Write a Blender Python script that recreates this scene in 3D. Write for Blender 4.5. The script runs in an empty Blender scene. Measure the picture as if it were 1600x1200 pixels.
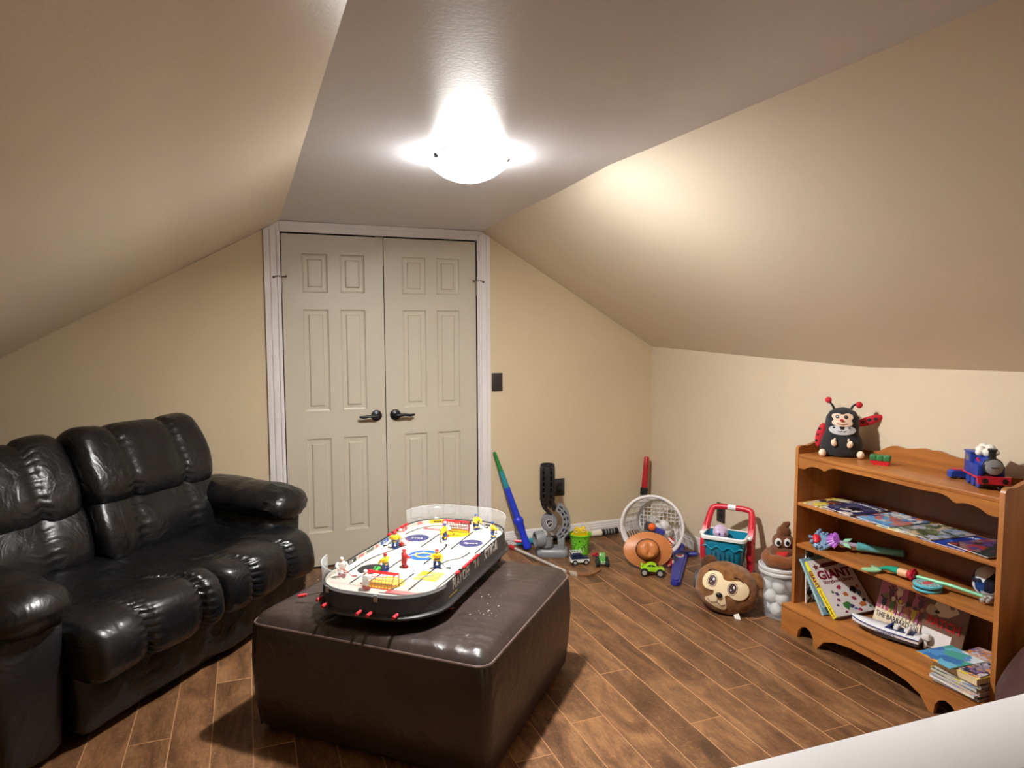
import bpy, bmesh, math, random
from mathutils import Vector as V, Matrix as Mx, noise, geometry
random.seed(7)
SC = bpy.context.scene
COL = SC.collection
PI = math.pi
sin, cos, rad = math.sin, math.cos, math.radians

# ------------------------------------------------------------------ camera, world, exposure
cd = bpy.data.cameras.new('camera')
cam = bpy.data.objects.new('camera', cd)
COL.objects.link(cam)
SC.camera = cam
cd.sensor_width = 36.0
cd.lens = 1072.34 / 1600 * 36.0
cd.clip_start = 0.02
_y, _p, _r = rad(21.1749), rad(4.4651), rad(-0.1734)
_f = V((sin(_y) * cos(_p), cos(_y) * cos(_p), -sin(_p)))
_rt = V((cos(_y), -sin(_y), 0))
_u = _rt.cross(_f)
_r2 = _rt * cos(_r) + _u * sin(_r)
_u2 = -_rt * sin(_r) + _u * cos(_r)
cam.matrix_world = Mx(((_r2.x, _u2.x, -_f.x, -2.7016), (_r2.y, _u2.y, -_f.y, -4.2099), (_r2.z, _u2.z, -_f.z, 1.4334), (0, 0, 0, 1)))

w = bpy.data.worlds.new('world')
SC.world = w
w.use_nodes = True
w.node_tree.nodes['Background'].inputs[0].default_value = (0.8, 0.85, 1.0, 1)
w.node_tree.nodes['Background'].inputs[1].default_value = 0.05
SC.view_settings.view_transform = 'Standard'
SC.view_settings.look = 'None'
SC.view_settings.gamma = 1.0
SC.view_settings.use_curve_mapping = False
SC.view_settings.exposure = 0.31
SC.cycles.max_bounces = 10
SC.cycles.diffuse_bounces = 6
SC.cycles.transparent_max_bounces = 16
SC.cycles.use_denoising = True
BULB_WATTS = 100.0
DOME_GLOW = 175.0
BULB_COLOR = (1.0, 0.985, 0.965)

# ------------------------------------------------------------------ helpers: materials
def lin(c):
    return tuple(((x / 255) / 12.92 if x / 255 <= 0.04045 else ((x / 255 + 0.055) / 1.055) ** 2.4) for x in c)

MATS = {}
def mat(name, rgb, rough=0.5, metal=0.0, spec=0.5, var=0.06, vs=6.0, bump=0.0, bs=80.0, coat=0.0, emit=None, stretch=None, rgb2=None, ramp=(0.35, 0.65), rvar=0.0, sheen=0.0):
    """A node material: noise mixes the colour with a neighbour of it, and drives a little bump and gloss variation."""
    if name in MATS:
        return MATS[name]
    m = bpy.data.materials.new(name)
    m.use_nodes = True
    nt = m.node_tree
    b = nt.nodes['Principled BSDF']
    c = lin(rgb)
    tc = nt.nodes.new('ShaderNodeTexCoord')
    mp = nt.nodes.new('ShaderNodeMapping')
    nt.links.new(tc.outputs['Object'], mp.inputs['Vector'])
    if stretch:
        mp.inputs['Scale'].default_value = stretch
    n = nt.nodes.new('ShaderNodeTexNoise')
    n.inputs['Scale'].default_value = vs
    n.inputs['Detail'].default_value = 5
    nt.links.new(mp.outputs[0], n.inputs['Vector'])
    r = nt.nodes.new('ShaderNodeValToRGB')
    r.color_ramp.elements[0].position, r.color_ramp.elements[1].position = ramp
    c2 = lin(rgb2) if rgb2 else tuple(min(1, x * (1 + var)) for x in c)
    c1 = c if rgb2 else tuple(x * (1 - var) for x in c)
    r.color_ramp.elements[0].color = (*c1, 1)
    r.color_ramp.elements[1].color = (*c2, 1)
    nt.links.new(n.outputs['Fac'], r.inputs['Fac'])
    nt.links.new(r.outputs['Color'], b.inputs['Base Color'])
    b.inputs['Roughness'].default_value = rough
    b.inputs['Metallic'].default_value = metal
    b.inputs['Specular IOR Level'].default_value = spec
    b.inputs['Coat Weight'].default_value = coat
    if sheen:
        b.inputs['Sheen Weight'].default_value = sheen
    if rvar:
        mr = nt.nodes.new('ShaderNodeMapRange')
        mr.inputs['To Min'].default_value = max(0.02, rough - rvar)
        mr.inputs['To Max'].default_value = rough + rvar
        nt.links.new(n.outputs['Fac'], mr.inputs['Value'])
        nt.links.new(mr.outputs[0], b.inputs['Roughness'])
    if bump:
        n2 = nt.nodes.new('ShaderNodeTexNoise')
        n2.inputs['Scale'].default_value = bs
        n2.inputs['Detail'].default_value = 4
        nt.links.new(mp.outputs[0], n2.inputs['Vector'])
        bp = nt.nodes.new('ShaderNodeBump')
        bp.inputs['Strength'].default_value = min(1.0, bump)
        bp.inputs['Distance'].default_value = 0.004
        nt.links.new(n2.outputs['Fac'], bp.inputs['Height'])
        nt.links.new(bp.outputs['Normal'], b.inputs['Normal'])
    if emit:
        b.inputs['Emission Color'].default_value = (*emit[0], 1)
        b.inputs['Emission Strength'].default_value = emit[1]
    MATS[name] = m
    return m

def clear_mat(name, rgb, opacity=0.25, rough=0.15):
    """Thin clear plastic: mostly see-through with a tinted, slightly glossy body."""
    m = bpy.data.materials.new(name)
    m.use_nodes = True
    nt = m.node_tree
    b = nt.nodes['Principled BSDF']
    b.inputs['Base Color'].default_value = (*lin(rgb), 1)
    b.inputs['Roughness'].default_value = rough
    t = nt.nodes.new('ShaderNodeBsdfTransparent')
    n = nt.nodes.new('ShaderNodeTexNoise')
    n.inputs['Scale'].default_value = 14
    mr = nt.nodes.new('ShaderNodeMapRange')
    mr.inputs['To Min'].default_value = opacity * 0.75
    mr.inputs['To Max'].default_value = opacity * 1.25
    nt.links.new(n.outputs['Fac'], mr.inputs['Value'])
    mx = nt.nodes.new('ShaderNodeMixShader')
    nt.links.new(mr.outputs[0], mx.inputs[0])
    nt.links.new(t.outputs[0], mx.inputs[1])
    nt.links.new(b.outputs[0], mx.inputs[2])
    nt.links.new(mx.outputs[0], nt.nodes['Material Output'].inputs['Surface'])
    MATS[name] = m
    return m

def art_mat(name, cols, scale=14.0, rough=0.3, seed=0.0):
    """Printed illustration: irregular patches of the given colours."""
    m = bpy.data.materials.new(name)
    m.use_nodes = True
    nt = m.node_tree
    b = nt.nodes['Principled BSDF']
    b.inputs['Roughness'].default_value = rough
    tc = nt.nodes.new('ShaderNodeTexCoord')
    mp = nt.nodes.new('ShaderNodeMapping')
    mp.inputs['Location'].default_value = (seed, seed * 1.7, seed * 0.3)
    nt.links.new(tc.outputs['Object'], mp.inputs['Vector'])
    ns = nt.nodes.new('ShaderNodeTexNoise')
    ns.inputs['Scale'].default_value = scale * 0.8
    nt.links.new(mp.outputs[0], ns.inputs['Vector'])
    ad = nt.nodes.new('ShaderNodeMixRGB')
    ad.blend_type = 'LINEAR_LIGHT'
    ad.inputs[0].default_value = 0.06
    nt.links.new(mp.outputs[0], ad.inputs[1])
    nt.links.new(ns.outputs['Color'], ad.inputs[2])
    vo = nt.nodes.new('ShaderNodeTexVoronoi')
    vo.inputs['Scale'].default_value = scale
    nt.links.new(ad.outputs[0], vo.inputs['Vector'])
    sp = nt.nodes.new('ShaderNodeSeparateColor')
    nt.links.new(vo.outputs['Color'], sp.inputs[0])
    r = nt.nodes.new('ShaderNodeValToRGB')
    r.color_ramp.interpolation = 'CONSTANT'
    e = r.color_ramp.elements
    while len(e) < len(cols):
        e.new(0.5)
    for i, c in enumerate(cols):
        e[i].position = i / len(cols)
        e[i].color = (*lin(c), 1)
    nt.links.new(sp.outputs[0], r.inputs['Fac'])
    nt.links.new(r.outputs['Color'], b.inputs['Base Color'])
    MATS[name] = m
    return m

# ------------------------------------------------------------------ helpers: meshes
def T(x=0, y=0, z=0):
    return Mx.Translation((x, y, z))
def RX(a): return Mx.Rotation(rad(a), 4, 'X')
def RY(a): return Mx.Rotation(rad(a), 4, 'Y')
def RZ(a): return Mx.Rotation(rad(a), 4, 'Z')
def S3(x, y, z): return Mx.Diagonal((x, y, z, 1))
def along(p0, p1):
    """Matrix whose z axis runs from p0 to p1, origin p0."""
    p0, p1 = V(p0), V(p1)
    q = (p1 - p0).to_track_quat('Z', 'Y')
    return Mx.Translation(p0) @ q.to_matrix().to_4x4()

def catmull(pts, n, closed=False):
    pts = [V(p) for p in pts]
    out = []
    k = len(pts)
    segs = k if closed else k - 1
    for i in range(segs):
        if closed:
            a, b, c, d = pts[(i - 1) % k], pts[i], pts[(i + 1) % k], pts[(i + 2) % k]
        else:
            a, b, c, d = pts[max(i - 1, 0)], pts[i], pts[i + 1], pts[min(i + 2, k - 1)]
        for j in range(n):
            t = j / n
            out.append(0.5 * (2 * b + (c - a) * t + (2 * a - 5 * b + 4 * c - d) * t * t + (3 * b - a - 3 * c + d) * t ** 3))
    if not closed:
        out.append(pts[-1])
    return out

def rrect(hx, hy, r, n=6, z=0.0):
    r = min(r, hx * 0.999, hy * 0.999)
    out = []
    for cx, cy, a0 in ((hx - r, hy - r, 0), (-hx + r, hy - r, 90), (-hx + r, -hy + r, 180), (hx - r, -hy + r, 270)):
        for i in range(n + 1):
            a = rad(a0 + 90 * i / n)
            out.append((cx + r * cos(a), cy + r * sin(a), z))
    return out

class MB:
    def __init__(s):
        s.v, s.f, s.m = [], [], []
    def add(s, vs, fs, m=0, M=None):
        o = len(s.v)
        s.v += [tuple(M @ V(p)) if M else tuple(p) for p in vs]
        s.f += [[i + o for i in f] for f in fs]
        s.m += [m] * len(fs)
        return s
    def box(s, c, d, m=0, M=None):
        x, y, z = c
        a, b, e = d[0] / 2, d[1] / 2, d[2] / 2
        vs = [(x + i * a, y + j * b, z + k * e) for i in (-1, 1) for j in (-1, 1) for k in (-1, 1)]
        return s.add(vs, [(0, 1, 3, 2), (4, 6, 7, 5), (0, 4, 5, 1), (2, 3, 7, 6), (0, 2, 6, 4), (1, 5, 7, 3)], m, M)
    def rbox(s, c, d, r, m=0, M=None, seg=2):
        bm = bmesh.new()
        bmesh.ops.create_cube(bm, size=1, matrix=T(*c) @ S3(*d))
        bmesh.ops.bevel(bm, geom=bm.edges[:], offset=min(r, min(d) * 0.49), segments=seg, profile=0.5, affect='EDGES')
        bm.verts.index_update()
        s.add([v.co[:] for v in bm.verts], [[v.index for v in f.verts] for f in bm.faces], m, M)
        bm.free()
        return s
    def loft(s, rings, m=0, M=None, caps=True, closed=True):
        n = len(rings[0])
        vs = [p for r in rings for p in r]
        fs = []
        for i in range(len(rings) - 1):
            for j in range(n if closed else n - 1):
                k = (j + 1) % n
                fs.append((i * n + j, i * n + k, (i + 1) * n + k, (i + 1) * n + j))
        if caps and closed:
            fs.append(tuple(range(n - 1, -1, -1)))
            fs.append(tuple((len(rings) - 1) * n + j for j in range(n)))
        return s.add(vs, fs, m, M)
    def lathe(s, prof, m=0, M=None, n=24, caps=True):
        rings = [[(r * cos(2 * PI * j / n), r * sin(2 * PI * j / n), z) for j in range(n)] for r, z in prof]
        return s.loft(rings, m, M, caps)
    def cyl(s, p0, p1, r, m=0, n=14, r1=None, M=None):
        L = (V(p1) - V(p0)).length
        A = along(p0, p1)
        return s.lathe([(r, 0), (r if r1 is None else r1, L)], m, (M @ A) if M else A, n)
    def tube(s, pts, r, m=0, M=None, n=8, closed=False, caps=True, sx=1.0):
        pts = [V(p) for p in pts]
        k = len(pts)
        rs = r if isinstance(r, (list, tuple)) else [r] * k
        rings = []
        up = None
        for i in range(k):
            a = pts[(i - 1) % k] if (closed or i > 0) else pts[i]
            b = pts[(i + 1) % k] if (closed or i < k - 1) else pts[i]
            t = (b - a).normalized()
            if up is None:
                up = V((0, 0, 1)) if abs(t.z) < 0.9 else V((0, 1, 0))
            e1 = t.cross(up)
            if e1.length < 1e-6:
                e1 = t.orthogonal()
            e1.normalize()
            e2 = e1.cross(t).normalized()
            up = e2
            rings.append([tuple(pts[i] + e1 * (rs[i] * sx * cos(2 * PI * j / n)) + e2 * (rs[i] * sin(2 * PI * j / n))) for j in range(n)])
        if closed:
            rings.append(rings[0])
        return s.loft(rings, m, M, caps and not closed)
    def prism(s, poly, z0, z1, m=0, M=None, mside=None):
        n = len(poly)
        vs = [(p[0], p[1], z0) for p in poly] + [(p[0], p[1], z1) for p in poly]
        s.add(vs, [tuple(range(n - 1, -1, -1)), tuple(range(n, 2 * n))], m, M)
        o = len(s.v) - 2 * n
        ms = m if mside is None else mside
        for i in range(n):
            k = (i + 1) % n
            s.f.append([o + i, o + k, o + n + k, o + n + i])
            s.m.append(ms)
        return s
    def ell(s, c, r, m=0, M=None, n=16, k=10, e=1.0):
        rings = []
        for i in range(1, k):
            a = -PI / 2 + PI * i / k
            rr = max(cos(a), 0) ** e
            zz = math.copysign(abs(sin(a)) ** e, sin(a))
            rings.append([(c[0] + r[0] * rr * math.copysign(abs(cos(2 * PI * j / n)) ** e, cos(2 * PI * j / n)),
                           c[1] + r[1] * rr * math.copysign(abs(sin(2 * PI * j / n)) ** e, sin(2 * PI * j / n)), c[2] + r[2] * zz) for j in range(n)])
        o0 = len(s.v)
        s.loft(rings, m, M, caps=False)
        b, t = (c[0], c[1], c[2] - r[2]), (c[0], c[1], c[2] + r[2])
        s.v += [tuple(M @ V(p)) if M else p for p in (b, t)]
        ib, it = len(s.v) - 2, len(s.v) - 1
        last = o0 + (k - 2) * n
        for j in range(n):
            s.f.append([ib, o0 + (j + 1) % n, o0 + j]); s.m.append(m)
            s.f.append([it, last + j, last + (j + 1) % n]); s.m.append(m)
        return s
    def poly(s, pts, m=0, M=None):
        return s.add(pts, [tuple(range(len(pts)))], m, M)
    def patch(s, pl, surf, step, m=0, M=None):
        """A polygon in (x, z) laid on a curved surface y = surf(x, z)."""
        n = len(pl)
        P = [V((p[0], p[1])) for p in pl]
        xs, zs = [p[0] for p in pl], [p[1] for p in pl]
        def inside(x, z):
            c = False
            for i in range(n):
                a, b = pl[i], pl[i - 1]
                if (a[1] > z) != (b[1] > z) and x < (b[0] - a[0]) * (z - a[1]) / (b[1] - a[1]) + a[0]:
                    c = not c
            return c
        x = min(xs) + step / 2
        while x < max(xs):
            z = min(zs) + step / 2
            while z < max(zs):
                if inside(x, z):
                    P.append(V((x, z)))
                z += step
            x += step
        r = geometry.delaunay_2d_cdt(P, [(i, (i + 1) % n) for i in range(n)], [], 1, 1e-6)
        return s.add([(q.x, surf(q.x, q.y), q.y) for q in r[0]], [tuple(f) for f in r[2]], m, M)
    def wobble(s, amp, freq, seed=0.0):
        o = V((seed, seed * 2, seed * 3))
        s.v = [tuple(V(p) + noise.noise_vector(V(p) * freq + o) * amp) for p in s.v]
        return s
    def build(s, name, mats, parent=None, world=False, ang=38, flat=False):
        me = bpy.data.meshes.new(name)
        vs = s.v
        if world and parent is not None:
            inv = parent.matrix_basis.inverted()
            vs = [tuple(inv @ V(p)) for p in vs]
        me.from_pydata(vs, [], s.f)
        if not isinstance(mats, (list, tuple)):
            mats = [mats]
        for q in mats:
            me.materials.append(q)
        me.polygons.foreach_set('material_index', s.m)
        me.update()
        bm = bmesh.new()
        bm.from_mesh(me)
        bmesh.ops.recalc_face_normals(bm, faces=bm.faces[:])
        bm.to_mesh(me)
        bm.free()
        if not flat:
            me.shade_smooth()
            me.set_sharp_from_angle(angle=rad(ang))
        o = bpy.data.objects.new(name, me)
        COL.objects.link(o)
        o.parent = parent
        return o

def thing(name, label, cat, loc=(0, 0, 0), rotz=0.0, group=None, M=None):
    o = bpy.data.objects.new(name, None)
    COL.objects.link(o)
    o.empty_display_size = 0.05
    if M is not None:
        o.matrix_basis = M
    else:
        o.location = loc
        o.rotation_euler = (0, 0, rad(rotz))
        o.matrix_basis = T(*loc) @ RZ(rotz)
    o['label'] = label
    o['category'] = cat
    if group:
        o['group'] = group
    return o

def tag(o, label, cat, group=None):
    o['label'] = label
    o['category'] = cat
    if group:
        o['group'] = group
    return o

def structure(o):
    o['kind'] = 'structure'
    return o

def copy_tree(o, parent=None):
    c = o.copy()
    COL.objects.link(c)
    if parent is not None:
        c.parent = parent
    for ch in list(o.children):
        copy_tree(ch, c)
    return c

def text(body, size, m, parent, M, name='lettering', ext=0.0004, sx=1.0, bold=0.0, shear=0.0, align='CENTER'):
    cu = bpy.data.curves.new(name, 'FONT')
    cu.body = body
    cu.size = size
    cu.align_x = align
    cu.align_y = 'CENTER'
    cu.extrude = ext
    cu.offset = bold
    cu.shear = shear
    cu.resolution_u = 2
    ob = bpy.data.objects.new(name, cu)
    COL.objects.link(ob)
    me = bpy.data.meshes.new_from_object(ob.evaluated_get(bpy.context.evaluated_depsgraph_get()))
    bpy.data.objects.remove(ob)
    bpy.data.curves.remove(cu)
    me.transform(M @ S3(sx, 1, 1))
    me.materials.clear()
    me.materials.append(m)
    o = bpy.data.objects.new(name, me)
    COL.objects.link(o)
    o.parent = parent
    return o

# shared plain materials
M_white = mat('white_plastic', (236, 236, 234), 0.35)
M_black = mat('black_plastic', (22, 22, 24), 0.4)
M_chrome = mat('chrome', (200, 200, 205), 0.2, metal=1.0)
M_paper = mat('paper', (232, 226, 212), 0.8, bump=0.2, bs=300)
M_red = mat('red_plastic', (196, 28, 40), 0.35)
M_yellow = mat('yellow_plastic', (250, 205, 20), 0.4)
M_orange = mat('orange_plastic', (240, 105, 40), 0.4)
# ------------------------------------------------------------------ the room
# x to the right along the back wall (corner x = 0), y away from the camera (back wall y = 0), z up
XL, ZL = -4.25, 1.088
DXL, DXR, DH = -2.497, -1.314, 2.0
M_wall = mat('tan_wall_paint', (208, 190, 158), 0.6, spec=0.3, var=0.03, vs=1.2, bump=0.12, bs=220)
M_wallr = mat('pale_tan_right_wall', (214, 198, 173), 0.6, spec=0.3, var=0.03, vs=1.2, bump=0.12, bs=220)  # slightly paler tan than the other walls, right wall only
M_ceil = mat('tan_ceiling_paint', (216, 215, 220), 0.30, spec=0.5, var=0.03, vs=0.9, bump=0.10, bs=90, rvar=0.05)
M_slope = mat('tan_slope_paint', (221, 208, 187), 0.42, spec=0.45, var=0.03, vs=0.9, bump=0.10, bs=90)
M_trim = mat('white_trim_paint', (222, 217, 214), 0.35, var=0.04, vs=3)
M_door = mat('cream_door_paint', (192, 184, 165), 0.42, var=0.02, vs=3, bump=0.05, bs=120)
M_dark = mat('closet_dark', (30, 27, 24), 0.9)  # closet interior coloured near black to give the unlit gap between the doors

def wall_poly(mb, pts, y):
    mb.poly([(x, y, z) for x, z in pts])
wb = MB()
zs = lambda x: 1.315 + (-x) * (2.064 - 1.315) / 1.279          # right slope height on the back wall
zl = lambda x: 2.064 - (-2.5 - x) * 0.5577                      # left slope height
a, b = DXL - 0.006, DXR + 0.006
wall_poly(wb, [(XL, 0), (a, 0), (a, zl(a) if a < -2.5 else 2.064), (XL, ZL)], 0)
wall_poly(wb, [(b, 0), (0, 0), (0, 1.315), (-1.279, 2.064), (b, 2.064)], 0)
wall_poly(wb, [(a, DH + 0.006), (b, DH + 0.006), (b, 2.064), (a, 2.064)], 0)
for x in (a, b):                                               # opening sides and the closet behind
    wb.poly([(x, 0, 0), (x, 0.5, 0), (x, 0.5, DH), (x, 0, DH)], 1)
wb.poly([(a, 0.5, 0), (b, 0.5, 0), (b, 0.5, DH), (a, 0.5, DH)], 1)
wb.poly([(a, 0, DH + 0.006), (b, 0, DH + 0.006), (b, 0.5, DH), (a, 0.5, DH)], 1)
structure(wb.build('wall_back', [M_wall, M_dark], flat=True))
YF = -5.7
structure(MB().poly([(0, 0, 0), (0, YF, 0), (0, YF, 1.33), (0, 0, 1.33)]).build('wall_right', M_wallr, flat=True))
structure(MB().poly([(XL, 0, 0), (XL, YF, 0), (XL, YF, ZL + .02), (XL, 0, ZL + .02)]).build('wall_left', M_wall, flat=True))
structure(MB().poly([(XL, YF, 0), (0, YF, 0), (0, YF, 1.315), (-1.279, YF, 2.064), (-2.5, YF, 2.064), (XL, YF, ZL)]).build('wall_front', M_wall, flat=True))

# flat ceiling and the two sloped sides, slightly uneven like taped drywall
def sheet(mb, p00, p10, p01, p11, nu, nv, amp, nrm, h=None):
    vs = []
    for j in range(nv + 1):
        for i in range(nu + 1):
            u, v = i / nu, j / nv
            p = (V(p00) * (1 - u) + V(p10) * u) * (1 - v) + (V(p01) * (1 - u) + V(p11) * u) * v
            d = noise.noise(V((p.x * 1.3, p.y * 1.6, p.z * 2))) * amp + noise.noise(V((p.x * 5, p.y * 4, p.z * 5 + 9))) * amp * 0.35
            if h:
                d += h(p)
            vs.append(tuple(p + V(nrm) * d))
    fs = [(j * (nu + 1) + i, j * (nu + 1) + i + 1, (j + 1) * (nu + 1) + i + 1, (j + 1) * (nu + 1) + i) for j in range(nv) for i in range(nu)]
    mb.add(vs, fs)
ce = MB()
sheet(ce, (-2.56, 0.02, 2.064), (-1.22, 0.02, 2.064), (-2.56, YF, 2.064), (-1.22, YF, 2.064), 24, 70, 0.0035, (0, 0, -1))
ceiling = structure(ce.build('ceiling', M_ceil, ang=60))
nr = V((-0.749, 0, -1.279)).normalized()
nl = V((0.5577, 0, -1.0)).normalized()
def bulge(p):
    return 0.050 * max(0.0, 1 - abs(p.y + 1.84) / (1.84 if p.y > -1.84 else 2.4))
sr = MB()
e = 0.14
sheet(sr, (-1.279 - e, 0, 2.064 + e * .5856), (e, 0, 1.315 - e * .5856), (-1.279 - e, -1.84, 2.064 + e * .5856), (e, -1.84, 1.315 - e * .5856), 28, 24, 0.002, nr, bulge)
sr.build('slope', M_slope, ceiling, ang=60)
sr2 = MB()
sheet(sr2, (-1.279 - e, -1.84, 2.064 + e * .5856), (e, -1.84, 1.315 - e * .5856), (-1.279 - e, YF, 2.064 + e * .5856), (e, YF, 1.315 - e * .5856), 28, 46, 0.002, nr, bulge)
sr2.build('slope', M_slope, ceiling, ang=60)
e = 0.06
sl = MB()
sheet(sl, (-2.5 + e, 0, 2.064 + e * .5577), (XL - e, 0, ZL - e * .5577), (-2.5 + e, YF, 2.064 + e * .5577), (XL - e, YF, ZL - e * .5577), 30, 70, 0.0035, nl)
sl.build('slope', M_slope, ceiling, ang=60)

# laminate floor: one object per plank, pale tan edges
def wood_floor_mat():
    m = bpy.data.materials.new('dark_laminate')
    m.use_nodes = True
    nt = m.node_tree
    L = nt.links.new
    b = nt.nodes['Principled BSDF']
    tc = nt.nodes.new('ShaderNodeTexCoord')
    oi = nt.nodes.new('ShaderNodeObjectInfo')
    mu = nt.nodes.new('ShaderNodeVectorMath'); mu.operation = 'MULTIPLY'
    cx = nt.nodes.new('ShaderNodeCombineXYZ')
    for i in range(3):
        L(oi.outputs['Random'], cx.inputs[i])
    L(cx.outputs[0], mu.inputs[0]); mu.inputs[1].default_value = (37, 91, 53)
    ad = nt.nodes.new('ShaderNodeVectorMath'); ad.operation = 'ADD'
    L(tc.outputs['Object'], ad.inputs[0]); L(mu.outputs[0], ad.inputs[1])
    mp = nt.nodes.new('ShaderNodeMapping')
    mp.inputs['Scale'].default_value = (1.0, 0.30, 1.0)
    L(ad.outputs[0], mp.inputs['Vector'])
    n1 = nt.nodes.new('ShaderNodeTexNoise'); n1.inputs['Scale'].default_value = 11; n1.inputs['Detail'].default_value = 8; n1.inputs['Roughness'].default_value = 0.62; n1.inputs['Distortion'].default_value = 0.8
    L(mp.outputs[0], n1.inputs['Vector'])
    r = nt.nodes.new('ShaderNodeValToRGB')
    el = r.color_ramp.elements
    el[0].position, el[0].color = 0.33, (*lin((80, 52, 34)), 1)
    el[1].position, el[1].color = 0.70, (*lin((156, 114, 76)), 1)
    q = el.new(0.5); q.color = (*lin((116, 80, 52)), 1)
    L(n1.outputs['Fac'], r.inputs['Fac'])
    mp2 = nt.nodes.new('ShaderNodeMapping'); mp2.inputs['Scale'].default_value = (60, 9, 1)
    L(ad.outputs[0], mp2.inputs['Vector'])
    n2 = nt.nodes.new('ShaderNodeTexNoise'); n2.inputs['Scale'].default_value = 2.5; n2.inputs['Detail'].default_value = 6
    L(mp2.outputs[0], n2.inputs['Vector'])
    mr = nt.nodes.new('ShaderNodeMapRange'); mr.inputs['From Min'].default_value = 0.35; mr.inputs['From Max'].default_value = 0.7; mr.inputs['To Min'].default_value = 0.72; mr.inputs['To Max'].default_value = 1.12
    L(n2.outputs['Fac'], mr.inputs['Value'])
    mr2 = nt.nodes.new('ShaderNodeMapRange'); mr2.inputs['To Min'].default_value = 0.82; mr2.inputs['To Max'].default_value = 1.15
    L(oi.outputs['Random'], mr2.inputs['Value'])
    m1 = nt.nodes.new('ShaderNodeMath'); m1.operation = 'MULTIPLY'
    L(mr.outputs[0], m1.inputs[0]); L(mr2.outputs[0], m1.inputs[1])
    vm = nt.nodes.new('ShaderNodeVectorMath'); vm.operation = 'SCALE'
    L(r.outputs['Color'], vm.inputs[0]); L(m1.outputs[0], vm.inputs['Scale'])
    mp3 = nt.nodes.new('ShaderNodeMapping'); mp3.inputs['Scale'].default_value = (38, 55, 1)
    L(ad.outputs[0], mp3.inputs['Vector'])
    n3 = nt.nodes.new('ShaderNodeTexNoise'); n3.inputs['Scale'].default_value = 1.6; n3.inputs['Detail'].default_value = 5; n3.inputs['Distortion'].default_value = 1.5
    L(mp3.outputs[0], n3.inputs['Vector'])
    fr = nt.nodes.new('ShaderNodeMapRange'); fr.inputs['From Min'].default_value = 0.56; fr.inputs['From Max'].default_value = 0.72; fr.inputs['To Min'].default_value = 0.0; fr.inputs['To Max'].default_value = 0.55
    L(n3.outputs['Fac'], fr.inputs['Value'])
    mm = nt.nodes.new('ShaderNodeMath'); mm.operation = 'MULTIPLY'
    L(fr.outputs[0], mm.inputs[0]); L(n1.outputs['Fac'], mm.inputs[1])
    fx = nt.nodes.new('ShaderNodeMixRGB')
    L(mm.outputs[0], fx.inputs[0]); L(vm.outputs[0], fx.inputs[1]); fx.inputs[2].default_value = (*lin((196, 152, 104)), 1)
    L(fx.outputs[0], b.inputs['Base Color'])
    b.inputs['Roughness'].default_value = 0.42
    b.inputs['Specular IOR Level'].default_value = 0.4
    bp = nt.nodes.new('ShaderNodeBump'); bp.inputs['Strength'].default_value = 0.25; bp.inputs['Distance'].default_value = 0.002
    L(n2.outputs['Fac'], bp.inputs['Height']); L(bp.outputs[0], b.inputs['Normal'])
    return m
M_plank = wood_floor_mat()
M_edge = mat('tan_plank_edge', (178, 134, 92), 0.6)  # bevel faces a paler tan than the plank tops
M_sub = mat('plank_joint', (120, 86, 58), 0.8)
floor = structure(MB().poly([(XL, 0.5, -0.004), (XL, YF, -0.004), (0, YF, -0.004), (0, 0.5, -0.004)]).build('floor', M_sub, flat=True))
PW, PL = 0.1355, 1.215
def plank_mesh(w, l):
    mb = MB()
    g, c = 0.0004, 0.0016
    hx, hy = w / 2 - g, l / 2 - g
    bot = [(-hx, -hy, -0.004), (hx, -hy, -0.004), (hx, hy, -0.004), (-hx, hy, -0.004)]
    mid = [(x, y, -0.0009) for x, y, z in bot]
    top = [((abs(x) - c) * (1 if x > 0 else -1), (abs(y) - c) * (1 if y > 0 else -1), 0.0) for x, y, z in bot]
    vs = bot + mid + top
    fs, ms = [], []
    for i in range(4):
        k = (i + 1) % 4
        mb.add([], [])
        fs.append((i, k, 4 + k, 4 + i)); ms.append(1)
        fs.append((4 + i, 4 + k, 8 + k, 8 + i)); ms.append(1)
    fs.append((8, 9, 10, 11)); ms.append(0)
    mb.v, mb.f, mb.m = vs, [list(f) for f in fs], ms
    return mb
pm = plank_mesh(PW, PL).build('plank', [M_plank, M_edge], floor, flat=True)
first = True
rows = int(4.25 / PW) + 1
rg = random.Random(11)
for i in range(rows):
    x1 = -0.010 - i * PW
    x0 = max(x1 - PW, XL)
    if x1 - x0 < 0.02:
        continue
    xc = (x0 + x1) / 2
    full = abs((x1 - x0) - PW) < 1e-6
    off = (0.0, 0.41, 0.82, 0.21, 0.63)[i % 5] + rg.uniform(-0.06, 0.06)
    y1 = off - 0.0
    while y1 > -4.45:
        ya, yb = min(y1, -0.004), y1 - PL
        if ya - yb > 0.05:
            if full and abs((ya - yb) - PL) < 1e-6:
                if first:
                    o = pm; first = False
                else:
                    o = pm.copy(); COL.objects.link(o)
            else:
                o = plank_mesh(x1 - x0, ya - yb).build('plank', [M_plank, M_edge], floor, flat=True)
            o.parent = floor
            o.location = (xc, (ya + yb) / 2, 0)
        y1 -= PL

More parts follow.
